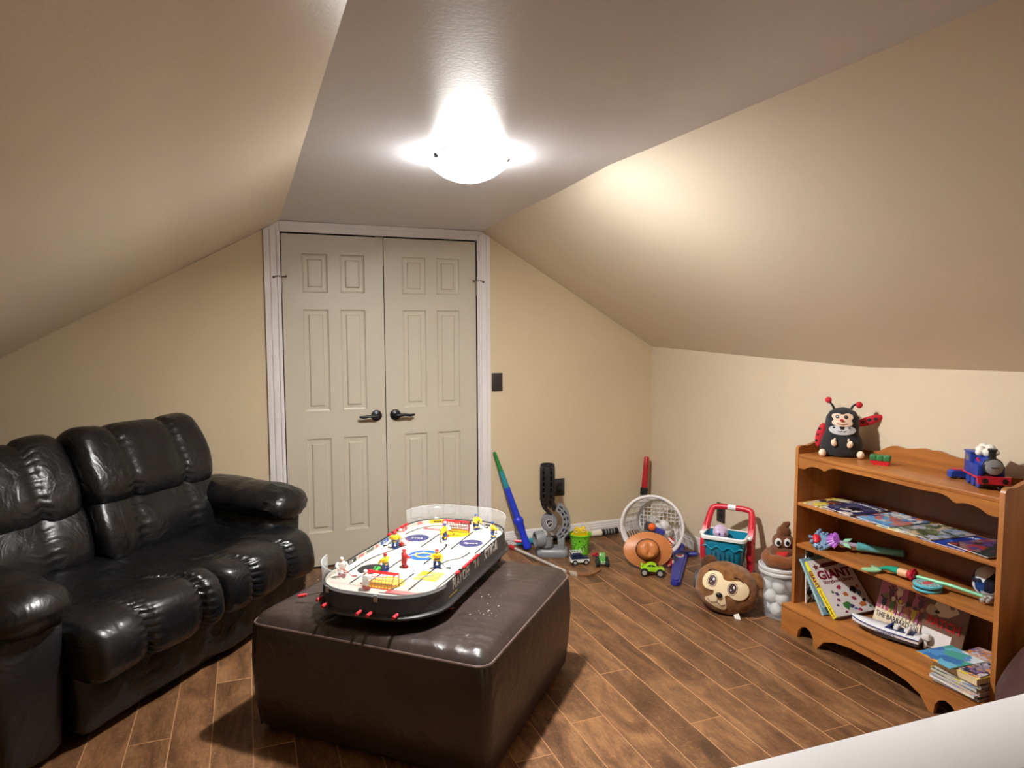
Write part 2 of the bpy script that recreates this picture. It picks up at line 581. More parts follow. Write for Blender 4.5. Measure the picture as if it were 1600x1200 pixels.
# double closet doors
M_lever = mat('oiled_bronze', (26, 25, 27), 0.35, metal=0.3)
M_hinge = mat('hinge_metal', (120, 112, 100), 0.35, metal=0.9)
def door_leaf(name, x0, x1, side):
    """side = +1: lever near x1 (left leaf); -1: lever near x0."""
    wl = x1 - x0
    g = 0.0025
    X = [g, 0.115, 0.26, 0.33, 0.475, wl - g]
    X[3], X[4] = wl - 0.26, wl - 0.115
    Z = [0.010, 0.215, 0.79, 0.955, 1.56, 1.66, 1.885, 1.996]
    y = 0.004
    mb = MB()
    for i in range(5):
        for j in range(7):
            if i in (1, 3) and j in (1, 3, 5):
                continue
            mb.poly([(x0 + X[i], y, Z[j]), (x0 + X[i + 1], y, Z[j]), (x0 + X[i + 1], y, Z[j + 1]), (x0 + X[i], y, Z[j + 1])])
    xa, xb = x0 + X[0], x0 + X[5]
    mb.poly([(xa, y, Z[0]), (xa, y + .035, Z[0]), (xa, y + .035, Z[7]), (xa, y, Z[7])])
    mb.poly([(xb, y, Z[0]), (xb, y + .035, Z[0]), (xb, y + .035, Z[7]), (xb, y, Z[7])])
    mb.poly([(xa, y + .035, Z[0]), (xb, y + .035, Z[0]), (xb, y + .035, Z[7]), (xa, y + .035, Z[7])])
    mb.poly([(xa, y, Z[7]), (xb, y, Z[7]), (xb, y + .035, Z[7]), (xa, y + .035, Z[7])])
    mb.poly([(xa, y, Z[0]), (xb, y, Z[0]), (xb, y + .035, Z[0]), (xa, y + .035, Z[0])])
    d = structure(mb.build(name, M_door, flat=True))
    for i in (1, 3):
        for j in (1, 3, 5):
            xl, xr, zb, zt = x0 + X[i], x0 + X[i + 1], Z[j], Z[j + 1]
            pb = MB()
            steps = [(0, 0), (0.004, 0.007), (0.012, 0.0095), (0.030, 0.0095), (0.036, 0.002), (0.040, 0.0015)]
            rings = [[(xl + s, y + dy, zb + s), (xr - s, y + dy, zb + s), (xr - s, y + dy, zt - s), (xl + s, y + dy, zt - s)] for s, dy in steps]
            pb.loft(rings, caps=False)
            pb.poly(rings[-1])
            pb.build('panel', M_door, d, flat=True)
    hx = (x1 - 0.058) if side > 0 else (x0 + 0.058)
    hz = 0.914
    hb = MB()
    hb.lathe([(0.034, 0), (0.034, 0.004), (0.030, 0.010), (0.020, 0.013), (0.012, 0.016), (0.012, 0.045)], 0, T(hx, y, hz) @ RX(90), 24)
    hb.tube([(hx, y - 0.045, hz), (hx - side * 0.02, y - 0.05, hz), (hx - side * 0.05, y - 0.05, hz + 0.002), (hx - side * 0.085, y - 0.05, hz - 0.002), (hx - side * 0.112, y - 0.047, hz + 0.001)],
            [0.012, 0.011, 0.0085, 0.0095, 0.006], n=10)
    hb.build('lever_handle', M_lever, d)
    ex = x0 if side > 0 else x1
    for z, top in ((1.70, True), (0.24, False)):
        kb = MB()
        kb.cyl((ex, y - 0.006, z - 0.045), (ex, y - 0.006, z + 0.045), 0.0055, n=10)
        if top:
            kb.tube([(ex, y - 0.008, z + 0.046), (ex - side * 0.02, y - 0.02, z + 0.05), (ex - side * 0.04, y - 0.022, z + 0.045)], 0.004, n=6)
            kb.ell((ex - side * 0.042, y - 0.022, z + 0.043), (0.008, 0.008, 0.008), n=8, k=6)
            kb.tube([(ex, y - 0.008, z + 0.046), (ex + side * 0.022, y - 0.022, z + 0.048)], 0.004, n=6)
            kb.ell((ex + side * 0.024, y - 0.022, z + 0.048), (0.007, 0.007, 0.007), n=8, k=6)
        kb.build('hinge', M_hinge if top else M_lever, d)
    return d
xm = (DXL + DXR) / 2
door_leaf('door_1', DXL, xm, 1)
door_leaf('door_2', xm, DXR, -1)
kb = MB()
kb.rbox((xm - 0.025, -0.004, 1.999), (0.05, 0.02, 0.006), 0.002)
kb.build('catch_plate', M_hinge, bpy.data.objects['door_1'])

# door casing, mitred and clipped under the slopes
def casing(poly_outer, poly_band, name, parent):
    mb = MB()
    A = Mx(((1, 0, 0, 0), (0, 0, -1, 0), (0, 1, 0, 0), (0, 0, 0, 1)))     # (x, z) polygon, thickness towards the room
    mb.prism(poly_outer, 0, 0.011, 0, A)
    for p in poly_band:
        mb.prism(p, 0.011, 0.018, 0, A)
    return mb.build(name, M_trim, parent, flat=True)
trim = structure(bpy.data.objects.new('trim_1', None)); COL.objects.link(trim)
OL, OR_ = -2.590, -1.226
HT = 2.062
il, ir = DXL - 0.004, DXR + 0.004
casing([(OL, 0), (il, 0), (il, DH + .004), (-2.506, HT), (OL, zl(OL) - .002)],
       [[(OL, 0), (OL + .024, 0), (OL + .024, zl(OL + .024) - .003), (OL, zl(OL) - .003)], [(OL + .034, 0), (OL + .060, 0), (OL + .060, zl(OL + .06) - .008), (OL + .034, zl(OL + .034) - .008)],
        [(il - .018, 0), (il - .010, 0), (il - .010, DH + .016), (il - .018, DH + .022)]], 'side_casing', trim)
casing([(ir, 0), (OR_, 0), (OR_, zs(OR_) - .002), (-1.284, HT), (ir, DH + .004)],
       [[(OR_ - .024, 0), (OR_, 0), (OR_, zs(OR_) - .003), (OR_ - .024, zs(OR_ - .024) - .003)], [(OR_ - .060, 0), (OR_ - .034, 0), (OR_ - .034, zs(OR_ - .034) - .008), (OR_ - .060, 2.055)],
        [(ir + .010, 0), (ir + .018, 0), (ir + .018, DH + .022), (ir + .010, DH + .016)]], 'side_casing', trim)
casing([(il, DH + .004), (ir, DH + .004), (-1.290, HT), (-2.504, HT)],
       [[(-2.504, HT - .022), (-1.290, HT - .022), (-1.288, HT), (-2.502, HT)], [(-2.499, DH + .012), (-1.300, DH + .012), (-1.298, DH + .022), (-2.501, DH + .022)]], 'head_casing', trim)

# baseboards with a stepped profile
def baseboard(name, p0, p1, nrm):
    prof = [(0, 0), (0.016, 0), (0.016, 0.052), (0.013, 0.056), (0.013, 0.066), (0.010, 0.070), (0.009, 0.082), (0.004, 0.090), (0, 0.092)]
    p0, p1, nrm = V(p0), V(p1), V(nrm)
    rings = [[tuple(p + nrm * d + V((0, 0, z))) for d, z in prof] for p in (p0, p1)]
    return structure(MB().loft(rings).build(name, M_trim, flat=True))
baseboard('baseboard_back', (OR_, 0, 0), (0, 0, 0), (0, -1, 0))
baseboard('baseboard_left', (XL, 0, 0), (OL, 0, 0), (0, -1, 0))
baseboard('baseboard_right', (0, 0, 0), (0, -3.57, 0), (-1, 0, 0))

# half wall by the stairs with its white cap
hw = structure(MB().box((-1.21, -3.619, 0.435), (2.40, 0.098, 0.87)).build('wall_half', M_wall, flat=True))
M_cap = mat('white_cap_paint', (248, 249, 250), 0.45, var=0.015, vs=3)
MB().rbox((-1.215, -3.619, 0.885), (2.42, 0.122, 0.03), 0.004).build('cap', M_cap, hw)
hw.matrix_basis = T(-2.174, -3.558, 0) @ RZ(-1.9) @ T(2.174, 3.558, 0)

# ------------------------------------------------------------------ ceiling light
LX, LY = -1.935, -1.80
cl = thing('ceiling_light', 'flush round frosted glass dome light glowing on the ceiling', 'ceiling light', (LX, LY, 2.064))
MB().lathe([(0.118, 0.0), (0.122, -0.004), (0.120, -0.022), (0.100, -0.026), (0.03, -0.027)], 0, None, 40).build('pan', mat('lamp_pan', (238, 238, 236), 0.35), cl)
def dome_mat():
    m = bpy.data.materials.new('frosted_glass')
    m.use_nodes = True
    nt = m.node_tree
    nt.nodes.remove(nt.nodes['Principled BSDF'])
    em = nt.nodes.new('ShaderNodeEmission'); em.inputs[0].default_value = (*BULB_COLOR, 1); em.inputs[1].default_value = DOME_GLOW
    tr = nt.nodes.new('ShaderNodeBsdfTransparent')
    n = nt.nodes.new('ShaderNodeTexNoise'); n.inputs['Scale'].default_value = 30
    mr = nt.nodes.new('ShaderNodeMapRange'); mr.inputs['To Min'].default_value = 0.48; mr.inputs['To Max'].default_value = 0.56
    nt.links.new(n.outputs['Fac'], mr.inputs['Value'])
    mx = nt.nodes.new('ShaderNodeMixShader')
    tc = nt.nodes.new('ShaderNodeTexCoord'); sx = nt.nodes.new('ShaderNodeSeparateXYZ')      # the bulb lights the bowl, the rim stays dim
    nt.links.new(tc.outputs['Object'], sx.inputs[0])
    gr = nt.nodes.new('ShaderNodeMapRange'); gr.interpolation_type = 'SMOOTHSTEP'
    gr.inputs['From Min'].default_value = -0.036; gr.inputs['From Max'].default_value = -0.085
    gr.inputs['To Min'].default_value = 0.006 * DOME_GLOW; gr.inputs['To Max'].default_value = DOME_GLOW
    nt.links.new(sx.outputs['Z'], gr.inputs['Value']); nt.links.new(gr.outputs[0], em.inputs[1])
    nt.links.new(mr.outputs[0], mx.inputs[0])
    nt.links.new(tr.outputs[0], mx.inputs[1]); nt.links.new(em.outputs[0], mx.inputs[2])
    nt.links.new(mx.outputs[0], nt.nodes['Material Output'].inputs['Surface'])
    return m
MB().lathe([(0.146, -0.030), (0.147, -0.034), (0.138, -0.043), (0.120, -0.056), (0.090, -0.076), (0.055, -0.090), (0.02, -0.096), (0.002, -0.0965)], 0, None, 48, caps=False).build('glass_dome', dome_mat(), cl)
for an in (205, 325, 85):
    cb = MB()
    cb.cyl((0.13 * cos(rad(an)), 0.13 * sin(rad(an)), -0.012), (0.15 * cos(rad(an)), 0.15 * sin(rad(an)), -0.030), 0.010, n=10)
    cb.build('clip', mat('lamp_clip', (170, 174, 178), 0.3, metal=0.6), cl)
ld = bpy.data.lights.new('bulb', 'AREA')
ld.shape = 'DISK'
ld.size = 0.09
ld.energy = BULB_WATTS
ld.color = BULB_COLOR
lo = bpy.data.objects.new('bulb', ld)
COL.objects.link(lo)
lo.parent = cl
lo.location = (0.02, -0.01, -0.05)
lo.rotation_euler = (0, rad(-9), rad(-15))

# ------------------------------------------------------------------ switch and outlets
M_plate = mat('brown_plate', (48, 43, 42), 0.4)
def plate(name, label, M, kind):
    t = thing(name, label, 'switch' if kind == 's' else 'outlet', M=M)      # local: x right, y up, z out of the wall
    MB().rbox((0, 0, 0.003), (0.075, 0.120, 0.006), 0.002).build('plate', M_plate, t)
    if kind == 's':
        MB().rbox((0, 0, 0.007), (0.034, 0.068, 0.006), 0.002, 0, RX(3)).build('rocker', M_plate, t)
    else:
        for s in (-1, 1):
            MB().rbox((0, s * 0.020, 0.006), (0.034, 0.029, 0.004), 0.0015).build('socket', M_black, t)
    return t
BW = Mx(((1, 0, 0, 0), (0, 0, -1, 0), (0, 1, 0, 0), (0, 0, 0, 1)))       # on the back wall
RW = Mx(((0, 0, -1, 0), (-1, 0, 0, 0), (0, 1, 0, 0), (0, 0, 0, 1)))      # on the right wall
plate('light_switch', 'dark brown rocker light switch on the wall right of the closet doors', T(-1.176, 0, 1.097) @ BW, 's')
plate('wall_outlet', 'dark brown duplex outlet low on the back wall behind the ball launcher', T(-0.725, 0, 0.361) @ BW, 'o')
plate('wall_outlet', 'dark brown duplex outlet on the right wall behind the red cart handle', T(0, -0.80, 0.310) @ RW, 'o')
# ------------------------------------------------------------------ loveseat
def leather(name, rgb, rough, var, bump, spec=0.5):
    m = mat(name, rgb, rough, spec=spec, var=var, vs=5, rvar=0.07)
    nt = m.node_tree
    b = nt.nodes['Principled BSDF']
    tc = nt.nodes.new('ShaderNodeTexCoord')
    a = nt.nodes.new('ShaderNodeTexNoise'); a.inputs['Scale'].default_value = 9; a.inputs['Detail'].default_value = 3; a.inputs['Distortion'].default_value = 1.2
    g = nt.nodes.new('ShaderNodeTexVoronoi'); g.inputs['Scale'].default_value = 260
    for q in (a, g):
        nt.links.new(tc.outputs['Object'], q.inputs['Vector'])
    b1 = nt.nodes.new('ShaderNodeBump'); b1.inputs['Strength'].default_value = bump; b1.inputs['Distance'].default_value = 0.02
    b2 = nt.nodes.new('ShaderNodeBump'); b2.inputs['Strength'].default_value = 0.15; b2.inputs['Distance'].default_value = 0.001
    nt.links.new(a.outputs['Fac'], b1.inputs['Height'])
    nt.links.new(g.outputs['Distance'], b2.inputs['Height'])
    nt.links.new(b1.outputs[0], b2.inputs['Normal'])
    nt.links.new(b2.outputs[0], b.inputs['Normal'])
    return m
M_sofa = leather('black_leather', (18, 18, 20), 0.33, 0.25, 0.42)
M_sofad = leather('black_leather_base', (19, 19, 22), 0.45, 0.25, 0.45)

def channel_cushion(prof, seams, groove=0.13, end=0.30, shear=0.0, pucker=0.006, seed=1, per=11, wob=0.006, res=8):
    """Closed (d, z) profile swept along s through padded channels; seams are pulled in and puckered."""
    P = catmull([(0, d, z) for d, z in prof], res, True)
    cx = sum(p.y for p in P) / len(P); cz = sum(p.z for p in P) / len(P)
    rings = []
    S = []
    for i in range(len(seams) - 1):
        a, b = seams[i], seams[i + 1]
        for j in range(per):
            S.append((a + (b - a) * j / per, i, j / per))
    S.append((seams[-1], len(seams) - 2, 1.0))
    s0, s1 = seams[0], seams[-1]
    rg = random.Random(seed)
    ph = [rg.uniform(0, 6) for _ in seams]
    def ring(s, k):
        out = []
        for q, p in enumerate(P):
            pk = 0
            for si, sv in enumerate(seams[1:-1]):
                dd = (s - sv) / 0.035
                if abs(dd) < 3:
                    pk += math.exp(-dd * dd) * sin(q * 2.1 + ph[si]) * pucker
            d = V((0, p.y - cx, p.z - cz))
            r = k + pk / max(d.length, 0.03)
            out.append((s + shear * p.y, cx + d.y * r, cz + d.z * r))
        return out
    for s, i, t in S:
        tt = abs(2 * t - 1)
        k = 1 - groove * tt ** 5
        e = min(s - s0, s1 - s)
        if e < 0.06:
            k = min(k, 1 - end * (1 - math.sqrt(max(0, 1 - (1 - e / 0.06) ** 2))))
        rings.append(ring(s, k))
    first, last = rings[0], rings[-1]
    rings = [ring(s0 - 0.006, (1 - end) * 0.72)] + rings + [ring(s1 + 0.006, (1 - end) * 0.72)]
    mb = MB()
    mb.loft(rings)
    mb.wobble(wob, 5.5, seed)
    return mb

SOFA = thing('loveseat', 'black leather reclining loveseat with channelled cushions in the corner beside the closet', 'sofa', (-2.82, -1.068, 0), 49.0)
MB().rbox((-0.06, 0.45, 0.035), (1.16, 0.78, 0.05), 0.01).build('plinth', M_black, SOFA)
# padded front panel under the seats
channel_cushion([(0.0, 0.06), (-0.015, 0.16), (-0.005, 0.29), (0.06, 0.31), (0.12, 0.2), (0.06, 0.055)], [-0.685, -0.40, -0.09, 0.22, 0.56], groove=0.10, end=0.2, seed=4, wob=0.014).build('front_panel', M_sofad, SOFA, ang=70)
MB().rbox((-0.06, 0.46, 0.22), (1.22, 0.74, 0.34), 0.03).build('frame', M_sofad, SOFA)
# back shell, leaning
bs = MB()
bs.rbox((0, 0, 0), (1.30, 0.09, 0.80), 0.04, 0, T(-0.15, 0.80, 0.50) @ RX(-8))
bs.build('back_shell', M_sofad, SOFA)
# two seats that run over the front edge
seat_prof = [(0.62, 0.455), (0.40, 0.440), (0.24, 0.428), (0.17, 0.440), (0.08, 0.462), (-0.02, 0.462), (-0.095, 0.430), (-0.125, 0.36), (-0.115, 0.28), (-0.06, 0.245), (0.10, 0.27), (0.60, 0.30)]
for k, (a, b) in enumerate(((-0.715, -0.105), (-0.10, 0.505))):
    wd = b - a
    channel_cushion(seat_prof, [a, a + wd * 0.36, a + wd * 0.80, b] if k == 0 else [a, a + wd * 0.24, a + wd * 0.66, b], groove=0.13, end=0.28, shear=-0.06, pucker=0.008, seed=21 + k, wob=0.013).build('seat_cushion', M_sofa, SOFA, ang=80)
lum = [(0.50, 0.43), (0.49, 0.53), (0.535, 0.64), (0.60, 0.73), (0.72, 0.72), (0.74, 0.52), (0.64, 0.42)]
head = [(0.555, 0.655), (0.535, 0.73), (0.57, 0.83), (0.625, 0.935), (0.69, 0.99), (0.77, 0.985), (0.83, 0.90), (0.80, 0.74), (0.68, 0.64)]
for k, (a, b, up, dd) in enumerate(((-0.83, -0.175, -0.012, 0.03), (-0.165, 0.53, 0.012, -0.02))):
    wd = b - a
    sm = [a, a + wd * 0.27, a + wd * 0.72, b]
    channel_cushion([(d + dd, z) for d, z in lum], [x + (0.01 if x == a else 0) for x in sm], groove=0.09, end=0.25, seed=31 + k, wob=0.014).build('lumbar_cushion', M_sofa, SOFA, ang=80)
    channel_cushion([(d + dd, z + up) for d, z in head], sm, groove=0.14, end=0.30, seed=41 + k, wob=0.016).build('head_cushion', M_sofa, SOFA, ang=80)
# arms: padded box with a pillow that gathers at its front
for k, (sx, d0, d1) in enumerate(((-0.83, -0.02, 0.66), (0.575, 0.10, 0.60))):
    am = MB()
    hw_ = 0.118
    rings = []
    for z, inset in ((0.03, 0.02), (0.06, 0.0), (0.30, -0.006), (0.46, -0.012), (0.52, 0.01)):
        rings.append([(sx + x, (d0 + d1) / 2 + 0.01 + y, z) for x, y, _ in rrect(hw_ - inset, (d1 - d0) / 2 - 0.02 - inset, 0.05, 5)])
    am.loft(rings)
    am.wobble(0.012, 5, 7 + k)
    arm = am.build('armrest', M_sofad, SOFA, ang=70)
    pb = MB()
    n = 30
    rr = []
    L = d1 - d0
    for i in range(n + 1):
        t = i / n
        y = d0 - 0.055 + (L + 0.10) * t
        k1 = math.sqrt(max(0.0, 1 - max(0, (0.16 - t) / 0.16) ** 2.2)) * math.sqrt(max(0.02, 1 - max(0, (t - 0.9) / 0.1) ** 2))
        k1 = max(k1, 0.12)
        mid = 1 - 0.07 * math.exp(-((t - 0.52) / 0.035) ** 2)
        ring = []
        for j in range(26):
            an = 2 * PI * j / 26
            gather = 1 + 0.085 * sin(j * 2.9 + 0.6) * math.exp(-((t - 0.12) / 0.09) ** 2)
            ring.append((sx + 0.150 * cos(an) * k1 * mid * gather, y, 0.545 + 0.030 * t + 0.085 * sin(an) * k1 * mid * gather + (0.012 if t > 0.2 else 0)))
        rr.append(ring)
    pb.loft(rr)
    pb.wobble(0.009, 7, 3 + k)
    pb.build('arm_pillow', M_sofa, arm, ang=80)

# ------------------------------------------------------------------ ottoman
M_ott = leather('brown_leather', (52, 41, 38), 0.36, 0.22, 0.32)
M_pipe = mat('worn_piping', (92, 74, 66), 0.5, var=0.3, vs=20)
OT = thing('ottoman', 'large square dark brown leather ottoman carrying the table hockey game', 'ottoman', (-2.082, -1.656, 0), -42.86)
HX, HY = 0.462, 0.444
rings = []
for z, ins, cr in ((0.012, 0.03, 0.05), (0.035, 0.008, 0.05), (0.12, 0.0, 0.045), (0.25, -0.008, 0.045), (0.370, -0.004, 0.045), (0.398, 0.002, 0.045)):
    rings.append([(x, y, z) for x, y, _ in rrect(HX - ins, HY - ins, cr, 6)])
ob = MB().loft(rings)
ob.build('body', M_ott, OT, ang=70)
# top panel: crowned grid with pulled wrinkles towards the corners
tp = MB()
N = 56
vs = []
for j in range(N + 1):
    for i in range(N + 1):
        u, v = 2 * i / N - 1, 2 * j / N - 1
        m_ = max(abs(u), abs(v))
        if m_ < 1e-9:
            x = y = 0.0
        else:
            bx_, by_ = (HX - 0.002) * u / m_, (HY - 0.002) * v / m_      # on the rectangle, then pulled in to its rounded corner
            qx, qy = abs(bx_) - (HX - 0.002 - 0.045), abs(by_) - (HY - 0.002 - 0.045)
            if qx > 0 and qy > 0:
                k_ = 0.045 / math.hypot(qx, qy)
                if k_ < 1:
                    bx_ = math.copysign(HX - 0.047 + qx * k_, bx_)
                    by_ = math.copysign(HY - 0.047 + qy * k_, by_)
            x, y = bx_ * m_, by_ * m_
        edge = 1 - m_
        z = 0.399 + 0.034 * (1 - max(0, 1 - edge / 0.10) ** 2.2) ** 0.6 + 0.012 * (1 - u * u) * (1 - v * v)
        cd_ = math.hypot(u - 0.95, v + 0.95)
        z += 0.0035 * sin(34 * (u + v * 0.35) + 3 * noise.noise(V((x * 6, y * 6, 2)))) * math.exp(-(cd_ / 0.55) ** 2) * min(1, edge / 0.1)
        z += 0.006 * noise.noise(V((x * 5, y * 5, 5))) * min(1, edge / 0.12)
        z += 0.0022 * sin(60 * (v - u * 0.15) + 4 * noise.noise(V((x * 5, y * 5, 8)))) * math.exp(-((u - 0.82) / 0.22) ** 2) * min(1, edge / 0.08)
        vs.append((x, y, z))
fs = [(j * (N + 1) + i, j * (N + 1) + i + 1, (j + 1) * (N + 1) + i + 1, (j + 1) * (N + 1) + i) for j in range(N) for i in range(N)]
tp.add(vs, fs)
tp.build('top_panel', M_ott, OT, ang=80)
rim = [vs[i] for i in range(N)] + [vs[j * (N + 1) + N] for j in range(N)] + [vs[N * (N + 1) + N - i] for i in range(N)] + [vs[(N - j) * (N + 1)] for j in range(N)]
MB().tube([(x, y, 0.400) for x, y, z in rim], 0.0042, n=6, closed=True).build('piping', M_pipe, OT)
for sx_, sy_ in ((1, -1), (-1, -1), (1, 1), (-1, 1)):
    MB().tube([(sx_ * (HX - 0.012 - i_), sy_ * (HY - 0.012 - i_), z) for z, i_ in ((0.02, 0.012), (0.15, 0.0), (0.28, -0.005), (0.396, 0.0))], 0.003, n=6).build('seam', M_ott, OT)

# paper crumbs on the ottoman
cr_ = MB()
rg = random.Random(5)
for cxy, nn in (((0.33, -0.16), 12), ((-0.28, 0.12), 9), ((0.25, -0.02), 8), ((-0.40, -0.12), 6)):
    for _ in range(nn):
        x, y = cxy[0] + rg.gauss(0, 0.035), cxy[1] + rg.gauss(0, 0.03)
        s_ = rg.uniform(0.0015, 0.0045)
        cr_.box((x, y, 0.4490), (s_, s_ * rg.uniform(.4, 1.4), 0.0015), 0, None)
o = cr_.build('paper_crumbs', M_paper, None, flat=True)
o.matrix_basis = OT.matrix_basis.copy()
o['kind'] = 'stuff'
o['label'] = 'tiny white paper crumbs scattered on the brown ottoman top'
o['category'] = 'crumbs'

# ------------------------------------------------------------------ bookcase against the right wall
def maple(name, rgb, rgb2, st):
    return mat(name, rgb, 0.33, spec=0.5, rgb2=rgb2, vs=5, stretch=st, bump=0.05, bs=40, ramp=(0.3, 0.7))
M_mapy = maple('maple_along', (150, 92, 42), (182, 118, 58), (6, 0.7, 6))
M_mapz = maple('maple_upright', (150, 92, 42), (178, 115, 58), (6, 6, 0.7))
M_back = maple('bookcase_back', (112, 70, 40), (128, 82, 48), (6, 2, 0.8))
BX0, BX1, BY0, BY1 = -0.300, -0.022, -1.708, -2.668         # front, back, far end, near end
BC = thing('bookcase', 'honey maple bookcase with scalloped top and bracket feet against the right wall', 'bookcase', (-0.16, -2.188, 0))
B = lambda mb, name, m, ang=30: mb.build(name, m, BC, world=True, ang=ang)
XZ = Mx(((1, 0, 0, 0), (0, 0, 1, 0), (0, 1, 0, 0), (0, 0, 0, 1)))       # (x, z) polygon extruded along y
YZ = Mx(((0, 0, 1, 0), (1, 0, 0, 0), (0, 1, 0, 0), (0, 0, 0, 1)))       # (y, z) polygon extruded along x
side = [(BX0, 0.131), (BX0, 0.872)] + [tuple(p[:2]) for p in catmull([(BX0, 0.872), (-0.290, 0.887), (-0.265, 0.890), (-0.245, 0.888), (-0.215, 0.896), (-0.165, 0.909), (-0.12, 0.910), (-0.09, 0.915), (-0.05, 0.922), (BX1, 0.922)], 4)][1:] + [(BX1, 0.131)]
B(MB().prism(side, BY0 - 0.018, BY0, 0, XZ), 'side_panel', M_mapz)
B(MB().prism(side, BY1, BY1 + 0.018, 0, XZ), 'side_panel', M_mapz)
ya, yb = BY0 - 0.018, BY1 + 0.018
B(MB().rbox(((BX0 + BX1) / 2 + 0.002, (ya + yb) / 2, 0.844), (BX1 - BX0 - 0.004, ya - yb, 0.016), 0.003), 'top', M_mapy)
# scalloped gallery along the back
yc = (BY0 + BY1) / 2
half = [(0.0, 0.925), (0.035, 0.929), (0.075, 0.921), (0.12, 0.914), (0.17, 0.918), (0.205, 0.908), (0.25, 0.884), (0.30, 0.876), (0.36, 0.879), (0.405, 0.892), (0.44, 0.910), (0.46, 0.920)]
cv = [(p.x, p.y) for p in catmull([(d, z) + (0,) for d, z in half], 4)]
gal = [(yc - d, z) for d, z in reversed(cv)] + [(yc + d, z) for d, z in cv[1:]]
gal = [(yb, 0.852)] + gal + [(ya, 0.852)]
B(MB().prism(gal, BX1 - 0.014, BX1, 0, YZ), 'gallery', M_mapy)
# scalloped apron under the top
hp = [(0.0, 0.820), (0.08, 0.820), (0.16, 0.818), (0.24, 0.822), (0.275, 0.815), (0.305, 0.799), (0.335, 0.806), (0.37, 0.806), (0.40, 0.799), (0.425, 0.786), (0.46, 0.786)]
cv = [(p.x, p.y) for p in catmull([(d, z, 0) for d, z in hp], 4)]
ap = [(yc - d, z) for d, z in reversed(cv)] + [(yc + d, z) for d, z in cv[1:]]
B(MB().prism([(yb, 0.836)] + ap + [(ya, 0.836)], BX0 + 0.001, BX0 + 0.015, 0, YZ), 'apron', M_mapy)
for z in (0.615, 0.417):
    B(MB().rbox(((BX0 + BX1) / 2 + 0.001, (ya + yb) / 2, z), (BX1 - BX0 - 0.004, ya - yb, 0.017), 0.004), 'shelf', M_mapy)
B(MB().rbox(((-0.347 + BX1) / 2, yc, 0.121), (BX1 + 0.347, BY0 - BY1 + 0.03, 0.018), 0.006), 'bottom_shelf', M_mapy)
B(MB().box((BX1 - 0.004, yc, 0.49), (0.006, ya - yb, 0.72)), 'back_panel', M_back)
# bracket foot base
YA, YB = BY0 - 0.0 + 0.013, BY1 - 0.013
hb = [(0.0, 0.083), (0.10, 0.081), (0.18, 0.068), (0.235, 0.045), (0.262, 0.012), (0.272, 0.0), (0.292, 0.0), (0.296, 0.035), (0.310, 0.060), (0.335, 0.072), (0.362, 0.064), (0.384, 0.040), (0.392, 0.0)]
base = [(yc - d, z) for d, z in reversed(hb)] + [(yc + d, z) for d, z in hb[1:]]
base = [(YB, 0.112), (YB, 0.0)] + base + [(YA, 0.0), (YA, 0.112)]
B(MB().prism(base, -0.345, -0.328, 0, YZ), 'base_front', M_mapy)
for y in (YA - 0.008, YB + 0.008):
    B(MB().box((-0.178, y, 0.056), (0.30, 0.016, 0.112)), 'base_side', M_mapz)
# ------------------------------------------------------------------ table hockey game (local: x to its right, y to its far end, z up)
HG = thing('table_hockey_game', 'black rod hockey table game with white rink, players and clear end shields, on the ottoman', 'table game', (-2.062, -1.572, 0.4475), -39.0)
GW, GL, GR = 0.232, 0.470, 0.165
M_rink = mat('rink_white', (194, 192, 181), 0.28, var=0.02, vs=8)
M_ink = mat('black_ink', (24, 24, 26), 0.5)
M_navy = mat('navy_ink', (52, 56, 104), 0.4)
M_blue = mat('blue_ink', (30, 92, 172), 0.4)
M_yink = mat('yellow_ink', (222, 190, 16), 0.4)
M_green = mat('green_ink', (60, 165, 60), 0.4)
M_rink_red = mat('red_ink', (196, 60, 70), 0.4)
M_game = mat('game_black', (30, 30, 32), 0.45, bump=0.1, bs=400)
def rr(off, z, n=12):
    return [(x, y, z) for x, y, _ in rrect(GW + off, GL + off, GR + off, n)]
MB().loft([rr(-0.03, 0.030), rr(0.016, 0.028), rr(0.017, 0.036), rr(0.008, 0.040), rr(0.003, 0.046), rr(0.0, 0.106), rr(-0.0015, 0.108), rr(-0.005, 0.108), rr(-0.006, 0.106), rr(-0.007, 0.088)], caps=False).build('side_wall', M_game, HG)
MB().poly(rr(-0.03, 0.030)).build('underside', M_game, HG, flat=True)
MB().loft([rr(0.0178, 0.031), rr(0.0186, 0.034), rr(0.0178, 0.037)], caps=False).build('lower_rim', mat('rim_grey', (70, 70, 74), 0.3), HG)
ring_pts = rr(-0.0065, 0.088)
rk = MB().poly(ring_pts)
rk.build('rink', M_rink, HG, flat=True)
MB().loft([rr(-0.0072, 0.088), rr(-0.0072, 0.105)], caps=False).build('inner_board', M_rink, HG)
ZR = 0.0884
def disc(cx, cy, rx, ry, m, name='rink_marking', z=ZR, rot=0, n=28):
    pts = [(cx + rx * cos(2 * PI * i / n) * cos(rot) - ry * sin(2 * PI * i / n) * sin(rot), cy + rx * cos(2 * PI * i / n) * sin(rot) + ry * sin(2 * PI * i / n) * cos(rot), z) for i in range(n)]
    return MB().poly(pts).build(name, m, HG, flat=True)
def strip(pts, wd, m, name='rink_line', z=ZR, parent=None):
    mb = MB()
    P = [V((p[0], p[1], 0)) for p in pts]
    L, R = [], []
    for i, p in enumerate(P):
        t = (P[min(i + 1, len(P) - 1)] - P[max(i - 1, 0)]).normalized()
        nn = V((-t.y, t.x, 0)) * wd / 2
        L.append((p.x + nn.x, p.y + nn.y, z)); R.append((p.x - nn.x, p.y - nn.y, z))
    mb.loft([L, R], closed=False, caps=False)
    return mb.build(name, m, HG, flat=True)
